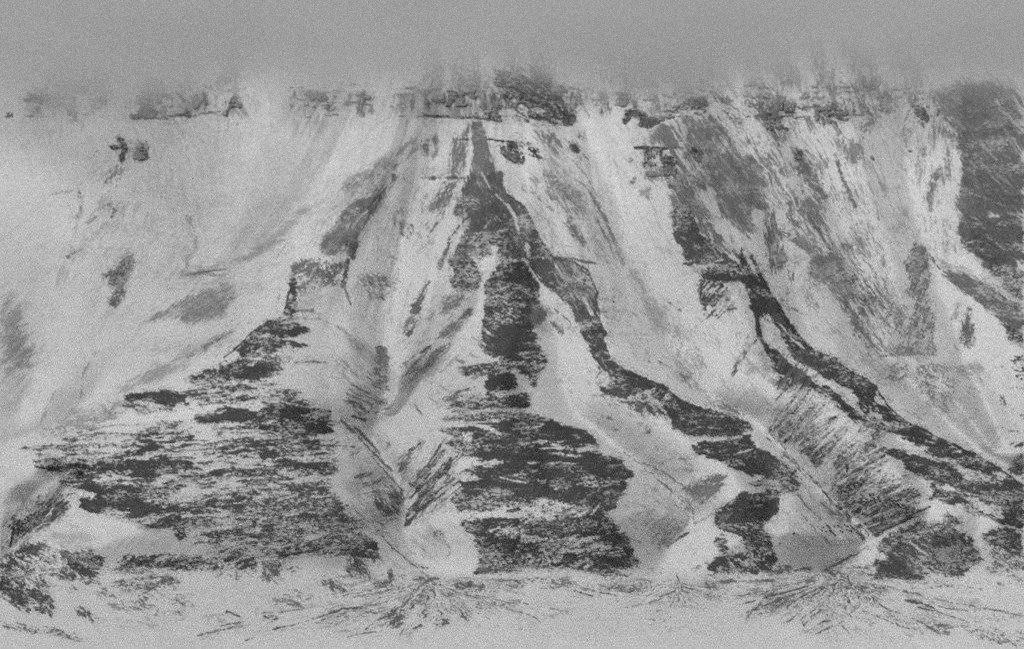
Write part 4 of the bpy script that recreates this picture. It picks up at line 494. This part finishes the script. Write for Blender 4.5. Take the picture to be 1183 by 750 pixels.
RID = [  # spurs
 [(575,60),(556,150),(565,230),(585,290),(592,330),(600,400),(610,470),(625,530),(640,600),(645,655)],
 [(480,110),(440,210),(405,270),(375,310),(340,345),(328,380),(285,402),(235,438),(150,465),(60,510),(70,545),(110,600),(220,625),(330,640)],
 [(600,90),(640,180),(665,270),(680,330),(692,390),(708,425),(770,462),(850,488),(880,530),(895,570),(870,640)],
 [(610,250),(650,310),(680,350)],
 [(800,100),(785,190),(782,270),(800,310),(850,330),(872,370),(880,400),(945,440),(1020,490),(1060,540),(1080,590),(1040,640)],
 [(870,340),(950,415),(1040,488),(1110,525),(1183,565),(1183,640)],
 [(860,110),(880,180),(900,260)],[(960,100),(1000,200),(1030,300)],
 [(1110,90),(1108,220),(1105,300),(1125,345),(1160,385),(1175,450),(1210,500)],
 [(200,90),(160,170),(120,260),(90,380)],[(330,100),(290,200),(270,290),(255,340),(200,375)],[(20,100),(0,250),(10,400)],
 [(0,540),(60,555),(20,580)],[(-20,690),(30,640)],[(470,150),(430,300),(430,380)]]
cs = 4
cu, cv = np.meshgrid(np.arange(UA-8, UB+12, cs, dtype=float), np.arange(VA-8, VB+12, cs, dtype=float))
wcu = cu + 16*(fbm(cu/60, cv/45, 3, 61)-.5); wcv = cv + 12*(fbm(cu/60, cv/45, 3, 71)-.5)
wcu = cu + (wcu-cu)*.6; wcv = cv + (wcv-cv)*.6
dv = np.min([segdist(wcu, wcv, p) for p in VAL], axis=0)
dr = np.min([segdist(wcu, wcv, p) for p in RID], axis=0)
sep = dv+dr
h = dv/(sep+1e-6)
low = sstep(380, 470, cv)
hs = h*(1-low) + np.minimum(1, 1.0-(1-np.minimum(1, h*1.35))**1.7)*low
amp = np.minimum((1.6+.7*low)*sep, (105+115*low)*(1-.65*sstep(400, 240, cu)*(1-low)))*sstep(715, 575, cv)
amp = amp*(.55+.45*sstep(60, 200, cv))
amp = amp*(1-.7*sstep(330, 150, cu)*sstep(560, 480, cv))*(1-.55*np.exp(-((cu-650)/45)**2-((cv-440)/60)**2))*(1-.6*np.exp(-((cu-25)/60)**2-((cv-595)/50)**2))
REL = -amp*hs*1.0
REL = blur(REL, .7)
def samp(G, u, v, u0, v0, step):
    x = np.clip((u-u0)/step, 0, G.shape[1]-1.001); y = np.clip((v-v0)/step, 0, G.shape[0]-1.001)
    xi = x.astype(int); yi = y.astype(int); fx = x-xi; fy = y-yi
    return (G[yi, xi]*(1-fx)+G[yi, xi+1]*fx)*(1-fy) + (G[yi+1, xi]*(1-fx)+G[yi+1, xi+1]*fx)*fy
# distance of the undissected wall: valley floor, debris apron, then ever steeper slope
Ds = np.array([400, 1500, 3000, 3600, 3750, 3880, 3930, 4300, 4700, 5150, 5320, 5700.])
Zs = np.array([-6, -3, 0, 2, 7, 18, 34, 255, 540, 880, 1040, 1420.])
Dd = np.linspace(400, 5700, 6000); Zd = np.interp(Dd, Ds, Zs)
kk = np.ones(121)/121; Zd[60:-60] = np.convolve(Zd, kk, 'valid')
vD = V0 + FOC*(EYE-Zd)/Dd
def base_dist(v): return np.interp(-v, -vD, Dd)
rockb = blur(ROCK, .9/RS); rockc = blur(ROCK, 3/RS)
fine = rockb*(2.4*(fbm(gu/3.2, gv/2.2, 3, 81)-.5)*2) + (1-rockc)*(.8*(fbm(gu/22, gv/14, 3, 83)-.5))
s_ = (gu-600)/(gv+330); upz = sstep(430, 330, gv)*sstep(30, 110, gv)
flute = upz*(.25+.75*sstep(300,420,gu))*(8*(vnoise(s_*46, gv/110, 3)-.5) + 4*(vnoise(s_*110, gv/70, 4)-.5))
# ravine walls and lower edges are cut by small parallel runnels
run = sstep(400, 450, gv)*sstep(665, 630, gv)*(1.0*(vnoise((gu+gv*.9)/5, (gu-gv)/70, 8)-.5))
ledge = sstep(215, 190, gv)*(3.5*np.sin(gv/3.1+2.5*fbm(gu/50, gv/50, 2, 88)))*rockb
fan = np.zeros_like(gu)
for (fu, fv, fw) in ((490, 673, 120), (778, 675, 70), (968, 670, 130)):
    rr = np.hypot((gu-fu)/fw, (gv-fv)/40); fan += -75*np.clip(1-rr, 0, 1)**1.3*sstep(655, 675, gv)
drift = sstep(665, 685, gv)*(26*(fbm(gu/48, gv/7, 3, 91)-.5) + 7*(fbm(gu/9, gv/2.2, 2, 93)-.5))
FINE = drift - 2.2*rockc + fine + flute + run + ledge + fan
FINE = blur(FINE, .5/RS)
def refl(u):
    u = np.where(u < 0, -u, u); return np.where(u > 1183, 2366-u, u)
def dist(u, v):
    um = refl(u)
    return base_dist(v) + samp(REL, um, v, UA-8, VA-8, cs) + samp(FINE, um, v, UA, VA, RS) + 40*sstep(20, 200, np.maximum(-u, u-1183))*(fbm(u/120, v/120, 3, 97)-.5)*sstep(690, 600, v)
def place(u, v, D=None):
    if D is None: D = dist(u, v)
    return np.stack([(u-U0)/FOC*D, D, EYE-(v-V0)/FOC*D], -1)

# ---------------- materials ----------------
def new_mat(name):
    m = bpy.data.materials.new(name); m.use_nodes = True; return m, m.node_tree.nodes, m.node_tree.links
def ground_material(name):
    m, N, K = new_mat(name); b = N['Principled BSDF']; b.inputs['Roughness'].default_value = .9
    b.inputs['Specular IOR Level'].default_value = .15
    at = N.new('ShaderNodeAttribute'); at.attribute_name = 'cover'
    tc = N.new('ShaderNodeTexCoord')
    n1 = N.new('ShaderNodeTexNoise'); n1.inputs['Scale'].default_value = .6; n1.inputs['Detail'].default_value = 2
    n2 = N.new('ShaderNodeTexNoise'); n2.inputs['Scale'].default_value = .09; n2.inputs['Detail'].default_value = 4
    K.new(tc.outputs['Object'], n1.inputs['Vector']); K.new(tc.outputs['Object'], n2.inputs['Vector'])
    mr = N.new('ShaderNodeMapRange'); mr.inputs['From Min'].default_value = .3; mr.inputs['From Max'].default_value = .7
    mr.inputs['To Min'].default_value = .88; mr.inputs["To Max"].default_value = 1.12
    K.new(n1.outputs['Fac'], mr.inputs['Value'])
    m2 = N.new('ShaderNodeMapRange'); m2.inputs['From Min'].default_value = .3; m2.inputs['From Max'].default_value = .7
    m2.inputs['To Min'].default_value = .96; m2.inputs['To Max'].default_value = 1.04
    K.new(n2.outputs['Fac'], m2.inputs['Value'])
    a = N.new('ShaderNodeMath'); a.operation = 'MULTIPLY'; K.new(at.outputs['Fac'], a.inputs[0]); K.new(mr.outputs[0], a.inputs[1])
    c = N.new('ShaderNodeMath'); c.operation = 'MULTIPLY'; c.use_clamp = True; K.new(a.outputs[0], c.inputs[0]); K.new(m2.outputs[0], c.inputs[1])
    cc = N.new('ShaderNodeCombineColor')
    for i in range(3): K.new(c.outputs[0], cc.inputs[i])
    K.new(cc.outputs[0], b.inputs['Base Color'])
    bp = N.new('ShaderNodeBump'); bp.inputs['Strength'].default_value = .35; bp.inputs['Distance'].default_value = 1.2
    K.new(n1.outputs['Fac'], bp.inputs['Height']); K.new(bp.outputs[0], b.inputs['Normal'])
    return m
GM = ground_material('snow_and_rock'); OM = ground_material('outcrop_rock')

def link(o): scene.collection.objects.link(o); return o
def grid_mesh(name, u, v, keep, mat):
    """surface over chart nodes u x v; keep = boolean per cell"""
    UU, VV = np.meshgrid(u, v)
    P = place(UU.ravel(), VV.ravel())
    um = refl(UU.ravel()); A = samp(ALB, um, VV.ravel(), UA, VA, RS)
    nu, nv = len(u), len(v)
    i = np.arange(nu*nv).reshape(nv, nu)
    q = np.stack([i[:-1, :-1], i[1:, :-1], i[1:, 1:], i[:-1, 1:]], -1)[keep].reshape(-1, 4)
    used = np.unique(q); mp = np.full(nu*nv, -1); mp[used] = np.arange(len(used))
    return raw_mesh(name, P[used], mp[q], A[used], mat)
def raw_mesh(name, P, Q, A, mat, smooth=True, origin=None):
    me = bpy.data.meshes.new(name)
    if origin is not None: P = P-np.array(origin)
    me.vertices.add(len(P)); me.vertices.foreach_set('co', P.astype(np.float32).ravel())
    nq = len(Q); k = Q.shape[1]
    me.loops.add(nq*k); me.loops.foreach_set('vertex_index', Q.astype(np.int32).ravel())
    me.polygons.add(nq); me.polygons.foreach_set('loop_start', np.arange(0, nq*k, k, dtype=np.int32))
    me.polygons.foreach_set('loop_total', np.full(nq, k, np.int32))
    me.update(calc_edges=True); me.validate()
    me.polygons.foreach_set('use_smooth', np.full(len(me.polygons), smooth))
    at = me.attributes.new('cover', 'FLOAT', 'POINT'); at.data.foreach_set('value', A.astype(np.float32))
    me.materials.append(mat)
    o = bpy.data.objects.new(name, me)
    if origin is not None: o.location = origin
    return link(o)

u = np.concatenate([np.arange(-420, -10, 4.), np.arange(-10, 1194, .75), np.arange(1194, 1606, 4.)])
v = np.concatenate([np.arange(10, 60, 2.), np.arange(60, 762, .75), np.arange(762, 900, 6.), np.arange(900, 1900, 40.)])
UU, VV = np.meshgrid(.5*(u[1:]+u[:-1]), .5*(v[1:]+v[:-1]))
foot = 668 + 10*(fbm(UU/60, UU*0, 3, 101)-.5) - 14*sstep(430, 300, UU)
is_floor = VV > foot
mt = grid_mesh('mountain', u, v, ~is_floor, GM); mt['kind'] = 'structure'
vf = grid_mesh('valley_floor', u, v, is_floor, GM); vf['kind'] = 'structure'
# the snow plain round about, out to the horizon
SP = 60000.
P = np.array([[-SP, -SP, -8], [SP, -SP, -8], [SP, SP, -8], [-SP, SP, -8.]])
gr = raw_mesh('ground', P, np.array([[0, 1, 2, 3]]), np.full(4, float(albedo(186))), GM); gr['kind'] = 'structure'

# ---------------- crags: blocky cliffs that stand out of the wall ----------------
ALBs = blur(ALB, .6/RS)
def outcrop(label, group, poly, thick=9, thr=138, lift=5):
    us = [p[0] for p in poly]; vs = [p[1] for p in poly]
    st = .5
    uu = np.arange(min(us)-1, max(us)+1.01, st); vv = np.arange(min(vs)-1, max(vs)+1.01, st)
    if len(uu) < 3 or len(vv) < 3: return
    A, B = np.meshgrid(uu, vv)
    alb = samp(ALBs, A, B, UA, VA, RS)
    f = inside(A, B, poly) & (alb < float(albedo(thr)))
    f = blur(f.astype(float), 1.6)
    cell = (f[:-1, :-1]+f[1:, :-1]+f[1:, 1:]+f[:-1, 1:])/4 > .42
    if cell.sum() < 8: return
    lab_ = np.zeros(cell.shape, int); best_ = (0, 0); k_ = 0          # keep one connected rock
    for yy, xx in zip(*np.nonzero(cell)):
        if lab_[yy, xx]: continue
        k_ += 1; stack = [(yy, xx)]; lab_[yy, xx] = k_; cnt = 0
        while stack:
            a_, b_ = stack.pop(); cnt += 1
            for p_, q_ in ((a_+1, b_), (a_-1, b_), (a_, b_+1), (a_, b_-1)):
                if 0 <= p_ < cell.shape[0] and 0 <= q_ < cell.shape[1] and cell[p_, q_] and not lab_[p_, q_]:
                    lab_[p_, q_] = k_; stack.append((p_, q_))
        best_ = max(best_, (cnt, k_))
    cell = lab_ == best_[1]
    D = dist(A, B)
    blk = np.floor(vnoise(A/2.6, B/4.0, 5)*4)/4 + .35*np.floor(vnoise(A/1.4, B/1.5, 9)*3)/3
    led = np.floor((B+1.5*vnoise(A/6, B/6, 2))/2.3) % 2
    top = thick*(.35+.65*sstep(.35, .9, f))*(.55+.5*blk) + 1.2*led
    front = place(A, B, D-top-.5); back = place(A, B, D+lift)
    n = A.size; idx = np.arange(n).reshape(A.shape)
    q = np.stack([idx[:-1, :-1], idx[1:, :-1], idx[1:, 1:], idx[:-1, 1:]], -1)[cell]
    quads = [q, (q+n)[:, ::-1]]
    c = np.pad(cell, 1)
    for dy, dx, a, b in ((0, -1, 0, 1), (1, 0, 1, 2), (0, 1, 2, 3), (-1, 0, 3, 0)):
        e = cell & ~c[1+dy:1+dy+cell.shape[0], 1+dx:1+dx+cell.shape[1]]
        qq = np.stack([idx[:-1, :-1], idx[1:, :-1], idx[1:, 1:], idx[:-1, 1:]], -1)[e]
        quads.append(np.stack([qq[:, b], qq[:, a], qq[:, a]+n, qq[:, b]+n], -1))
    Q = np.concatenate(quads); used = np.unique(Q); mp = np.full(2*n, -1); mp[used] = np.arange(len(used))
    P = np.concatenate([front.reshape(-1, 3), back.reshape(-1, 3)])[used]
    AL = np.concatenate([samp(ALB, A, B, UA, VA, RS).ravel()]*2)[used]
    org = P.mean(0); org[2] = P[:, 2].min()
    o = raw_mesh('rock_outcrop', P, mp[Q], AL, OM, smooth=False, origin=tuple(org))
    o['label'] = label; o['category'] = 'rock outcrop'; o['group'] = group
    return o
def sp(sheet, s): return _pts(sheet, s)
G1 = 'dark crags in the cliff band under the cloud'; G2 = 'dark crags on the slopes below the cliff band'
for lab, g, sh, s in [
 ('small dark crag at the far left end of the cliff band', G1, 'A0', '105 170 225 170 225 235 105 235'),
 ('small dark crag just left of the broad arched cliff, under faint cloud', G1, 'A0', '395 185 500 185 500 250 395 250'),
 ('broad arched dark cliff with snow in its middle, upper left', G1, 'A0', '580 120 875 120 875 312 580 312'),
 ('slanting dark crag to the right of the arched cliff', G1, 'A0', '1015 170 1105 170 1105 310 1015 310'),
 ('narrow faint crag between the arched cliff and the slanting crag', G1, 'A0', '880 165 950 165 950 260 880 260'),
 ('hooked dark crag, left one of the pair below the arched cliff', G2, 'A0', '490 385 580 385 580 520 490 520'),
 ('triangular dark crag, right one of the pair below the arched cliff', G2, 'A0', '595 390 690 390 690 510 595 510'),
 ('flat two-tiered dark crag alone in snow, left of the summit cliffs', G1, 'A1', '140 170 360 170 360 265 140 265'),
 ('tiny dark crag beside the two-tiered crag, half lost in cloud', G1, 'A1', '425 165 525 165 525 225 425 225'),
 ('long thin broken cliff line running left from the summit', G1, 'A1', '640 165 985 165 985 245 640 245'),
 ('dark crag at the right end of the lower cliff line, under the summit', G1, 'A1', '1000 235 1130 235 1130 320 1000 320'),
 ('dark overhanging ledge crag below the summit cliffs', G2, 'A1', '1030 395 1240 395 1300 450 1300 505 1183 515 1060 430'),
 ('tall dark summit cliff with slanting snow bands, top centre', G1, 'A2', '-115 20 60 100 130 115 200 230 255 290 255 340 80 340 -20 235 -115 150'),
 ('long jagged dark cliff with its right end high, right of the summit', G1, 'A2', '460 190 870 190 870 345 460 345'),
 ('dark ledge crag with a flat top line, below the long jagged cliff', G2, 'A2', '520 430 715 430 715 565 520 565'),
 ('small tooth of dark rock right of the flat-topped ledge crag', G2, 'A2', '775 430 832 430 832 505 775 505'),
 ('dark blotchy crag at the head of a gully, right of the long cliff', G1, 'A3', '-25 225 85 225 85 355 -25 355'),
 ('short thin crag line pointing right from the blotchy crag', G1, 'A3', '90 230 215 230 215 275 90 275'),
 ('rounded dark crag capping a grey rib, upper right', G1, 'A3', '235 220 400 220 400 350 235 350'),
 ('tall narrow dark crag near the big dark slope, upper right', G1, 'A3', '660 235 750 235 750 370 660 370'),
 ('small dark crag in the grey streak below the cliff band, upper right', G2, 'A3', '112 425 170 425 170 490 112 490'),
 ('blocky black rock rib low on the right ravine wall', 'black rock ribs in the ravines', 'C3', '470 615 660 615 660 670 470 670'),
 ('black rock rib at the bend of the right ravine floor', 'black rock ribs in the ravines', 'C3', '285 610 355 610 355 680 285 680'),
 ('black rock knob at the head of the left centre ravine', 'black rock ribs in the ravines', 'C1', '670 538 728 538 728 585 670 585')]:
    outcrop(lab, g, sp(sh, s), thick=5 if sh in ('C3', 'C1') else 9, thr=112 if sh in ('C3', 'C1') else 134)

# ---------------- boulders lying on the snow ----------------
def boulder(u_, v_, r, label, group=None, name='boulder', tone=62, seed=0):
    bm = bmesh.new(); bmesh.ops.create_icosphere(bm, subdivisions=3, radius=1)
    rnd = random.Random(seed); f = (rnd.uniform(.9, 1.35), rnd.uniform(.8, 1.1), rnd.uniform(.6, .9))
    pl = [(rnd.gauss(0, 1), rnd.gauss(0, 1), rnd.gauss(0, 1), rnd.uniform(.62, .85)) for _ in range(9)]
    for w in bm.verts:
        c = w.co
        for (a, b, d, k) in pl:                       # broken flat faces
            L_ = math.sqrt(a*a+b*b+d*d); dd = (c.x*a+c.y*b+c.z*d)/L_
            if dd > k: c.x -= (dd-k)*a/L_; c.y -= (dd-k)*b/L_; c.z -= (dd-k)*d/L_
        c.x *= f[0]*r; c.y *= f[1]*r; c.z *= f[2]*r
    me = bpy.data.meshes.new(name); bm.to_mesh(me); bm.free()
    at = me.attributes.new('cover', 'FLOAT', 'POINT'); at.data.foreach_set('value', np.full(len(me.vertices), float(albedo(tone)), np.float32))
    me.materials.append(OM)
    o = link(bpy.data.objects.new(name, me))
    p = place(np.array(float(u_)), np.array(float(v_)))
    o.location = (float(p[0]), float(p[1])-r*.25, float(p[2])+r*.15); o.rotation_euler = (0, 0, rnd.uniform(0, 6))
    o['label'] = label; o['category'] = 'boulder'
    if group: o['group'] = group
    return o
GB = 'lone boulders on the snow'
for k, (bu, bv, br, lab) in enumerate([
 (917, 617, 2.3, 'larger black boulder on the smooth snow slope left of the right ravine'),
 (901, 629, 1.9, 'smaller black boulder below and left of the larger one, by the dark rock edge'),
 (709, 348, 1.6, 'tiny dark boulder alone on the snow right of the central dark spur'),
 (774, 350, 1.5, 'tiny dark boulder in the middle of the wide snow chute'),
 (861, 361, 1.4, 'tiny dark boulder on the bright snow shoulder inside the curled dark ridge'),
 (858, 374, 1.3, 'tiny dark boulder just below another on the bright snow shoulder'),
 (1009, 184, 2.0, 'small dark boulder high on the snow, upper right'),
 (1046, 197, 1.6, 'small dark boulder on snow near the foot of the upper right crags'),
 (994, 494, 1.5, 'tiny dark boulder on the snow rim of the right ravine'),
 (379, 389, 1.5, 'tiny dark boulder on the smooth snow shoulder of the left spur'),
 (223, 206, 1.5, 'faint small boulder alone on the veiled snow, upper left')]):
    boulder(bu, bv, br, lab, GB, seed=k)
GK = 'small black rock blocks in broken rows on the ravine wall'
blocks = [(268,198),(285,190),(296,200),(318,192),(335,190),(350,196),(365,188),(378,193),(392,190),(400,199),(262,212),(280,216),(300,214),(312,222),(322,232),(345,212),(355,218),(375,208),(388,212),(395,216)]
for k, (x, y) in enumerate(blocks):
    boulder(883+x/ZS, 560+y/ZS, 2.0+.7*((k*7) % 5)/5, 'small black block in the broken rows on the grey wall beside the right ravine', GK, 'rock_block', 66, 40+k)
GK2 = 'small black rock blocks in the far left ravine'
for k, (x, y) in enumerate([(62,198),(75,180),(90,165),(105,178),(112,160),(125,150),(130,168),(140,140),(148,158),(155,178),(82,205),(98,192)]):
    boulder(x/ZS, 560+y/ZS, 2.1+.6*((k*5) % 4)/4, 'small black rock block in the cluster inside the far left ravine', GK2, 'rock_block', 66, 80+k)

GK3 = 'small black rock blocks in broken rows on the right wall of the right ravine'
for k, (x, y) in enumerate([(372,462),(380,478),(376,490),(368,585),(382,592),(395,575),(410,560),(425,545),(440,552),(452,540),(488,628),(500,620),(505,634),(520,612),(528,628),
                            (540,640),(548,652),(556,636),(575,648),(590,640),(596,655),(606,644),(618,655),(632,648),(645,660)]):
    boulder(883+x/ZS, 420+y/ZS, 2.2+.8*((k*3) % 5)/5, 'small black block in the broken rows on the dark streaked wall of the right ravine', GK3, 'rock_block', 60, 120+k)

# ---------------- low cloud over the summit ----------------
me = bpy.data.meshes.new('cloud')
y0, y1, z1 = 2500, 5650, 1130
prof = [(-3000, 640), (-1100, 690), (-500, 770), (-100, CLZ), (3000, CLZ)]
vs = []; n_ = len(prof)
for y in (y0, y1):
    vs += [(x, y, z) for x, z in prof] + [(x, y, z1) for x, z in prof]
fs_ = []
for k in range(n_-1):
    a = 2*n_
    fs_ += [(k, k+1, n_+k+1, n_+k), (a+k, a+n_+k, a+n_+k+1, a+k+1), (k, a+k, a+k+1, k+1), (n_+k, n_+k+1, a+n_+k+1, a+n_+k)]
fs_ += [(0, n_, 3*n_, 2*n_), (n_-1, 3*n_-1, 4*n_-1, 2*n_-1)]
me.from_pydata(vs, [], fs_)
bm = bmesh.new(); bm.from_mesh(me); bmesh.ops.recalc_face_normals(bm, faces=bm.faces); bm.to_mesh(me); bm.free()
cl = link(bpy.data.objects.new('cloud', me)); cl['kind'] = 'stuff'
m, N, K = new_mat('cloud_vapour'); N.remove(N['Principled BSDF'])
vol = N.new('ShaderNodeVolumePrincipled'); vol.inputs['Color'].default_value = (CLC, CLC, CLC, 1); vol.inputs['Anisotropy'].default_value = 0.0
K.new(vol.outputs[0], N['Material Output'].inputs['Volume'])
tc = N.new('ShaderNodeTexCoord'); sx = N.new('ShaderNodeSeparateXYZ'); K.new(tc.outputs['Object'], sx.inputs[0])
nz = N.new('ShaderNodeTexNoise'); nz.inputs['Scale'].default_value = .0021; nz.inputs['Detail'].default_value = 3
K.new(tc.outputs['Object'], nz.inputs['Vector'])
def mth(op, a, b):
    n = N.new('ShaderNodeMath'); n.operation = op
    for i, q in enumerate((a, b)):
        if isinstance(q, (int, float)): n.inputs[i].default_value = q
        else: K.new(q, n.inputs[i])
    return n.outputs[0]
zz = mth('ADD', sx.outputs['Z'], mth('MULTIPLY', mth('SUBTRACT', nz.outputs['Fac'], .5), CLN))
left = N.new('ShaderNodeMapRange'); left.interpolation_type = 'SMOOTHSTEP'
left.inputs['From Min'].default_value = 100; left.inputs['From Max'].default_value = -1000; left.inputs['To Min'].default_value = 0; left.inputs['To Max'].default_value = 30
K.new(sx.outputs['X'], left.inputs['Value'])
zz = mth('ADD', zz, left.outputs[0])
gap = mth('MAXIMUM', mth('SUBTRACT', 1.0, mth('DIVIDE', mth('ABSOLUTE', mth('SUBTRACT', sx.outputs['X'], 60.0), 0.0), 300.0)), 0.0)
zz = mth('SUBTRACT', zz, mth('MULTIPLY', gap, 24.0))         # the cloud parts a little round the summit
mr = N.new('ShaderNodeMapRange'); mr.interpolation_type = 'SMOOTHSTEP'
mr.inputs['From Min'].default_value = CL0; mr.inputs['From Max'].default_value = CL1; mr.inputs['To Min'].default_value = 0; mr.inputs['To Max'].default_value = CLD
K.new(zz, mr.inputs['Value']); K.new(mr.outputs[0], vol.inputs['Density'])
me.materials.append(m)

# ---------------- light, sky, camera ----------------
w = bpy.data.worlds.new('World'); scene.world = w; w.use_nodes = True
N, K = w.node_tree.nodes, w.node_tree.links
el, az = math.radians(55), math.radians(-116)       # sun elevation; direction of the sun, from +Y turning to +X
sky = N.new('ShaderNodeTexSky'); sky.sky_type = 'NISHITA'; sky.sun_disc = False; sky.sun_elevation = el; sky.sun_rotation = az
sky.air_density = 1.0; sky.dust_density = 6.0; sky.ozone_density = 1.0
bw = N.new('ShaderNodeRGBToBW'); K.new(sky.outputs[0], bw.inputs[0])
K.new(bw.outputs[0], N['Background'].inputs['Color']); N['Background'].inputs['Strength'].default_value = WS
sd = bpy.data.lights.new('sun', 'SUN'); sd.energy = SUNE; sd.angle = math.radians(26); sd.color = (1, 1, 1)
so = link(bpy.data.objects.new('sun', sd))
d = np.array([math.sin(az)*math.cos(el), math.cos(az)*math.cos(el), math.sin(el)])
from mathutils import Vector
so.rotation_euler = Vector(d).to_track_quat('Z', 'Y').to_euler(); so.location = (0, 0, 3000)

cd = bpy.data.cameras.new('camera'); co = link(bpy.data.objects.new('camera', cd)); scene.camera = co
co.location = (0, 0, EYE); co.rotation_euler = (math.radians(90), 0, 0)
cd.sensor_width = 36; cd.sensor_fit = 'HORIZONTAL'; cd.lens = 36*FOC/1183; cd.shift_y = (V0-375)/1183
cd.clip_start = 1; cd.clip_end = 200000
scene.view_settings.view_transform = 'Standard'; scene.view_settings.look = 'None'
scene.view_settings.exposure = EXPO; scene.view_settings.gamma = 1
scene.cycles.volume_bounces = 6; scene.cycles.volume_step_rate = 1.5; scene.cycles.max_bounces = 8
scene.cycles.volume_max_steps = 64; scene.cycles.use_denoising = False
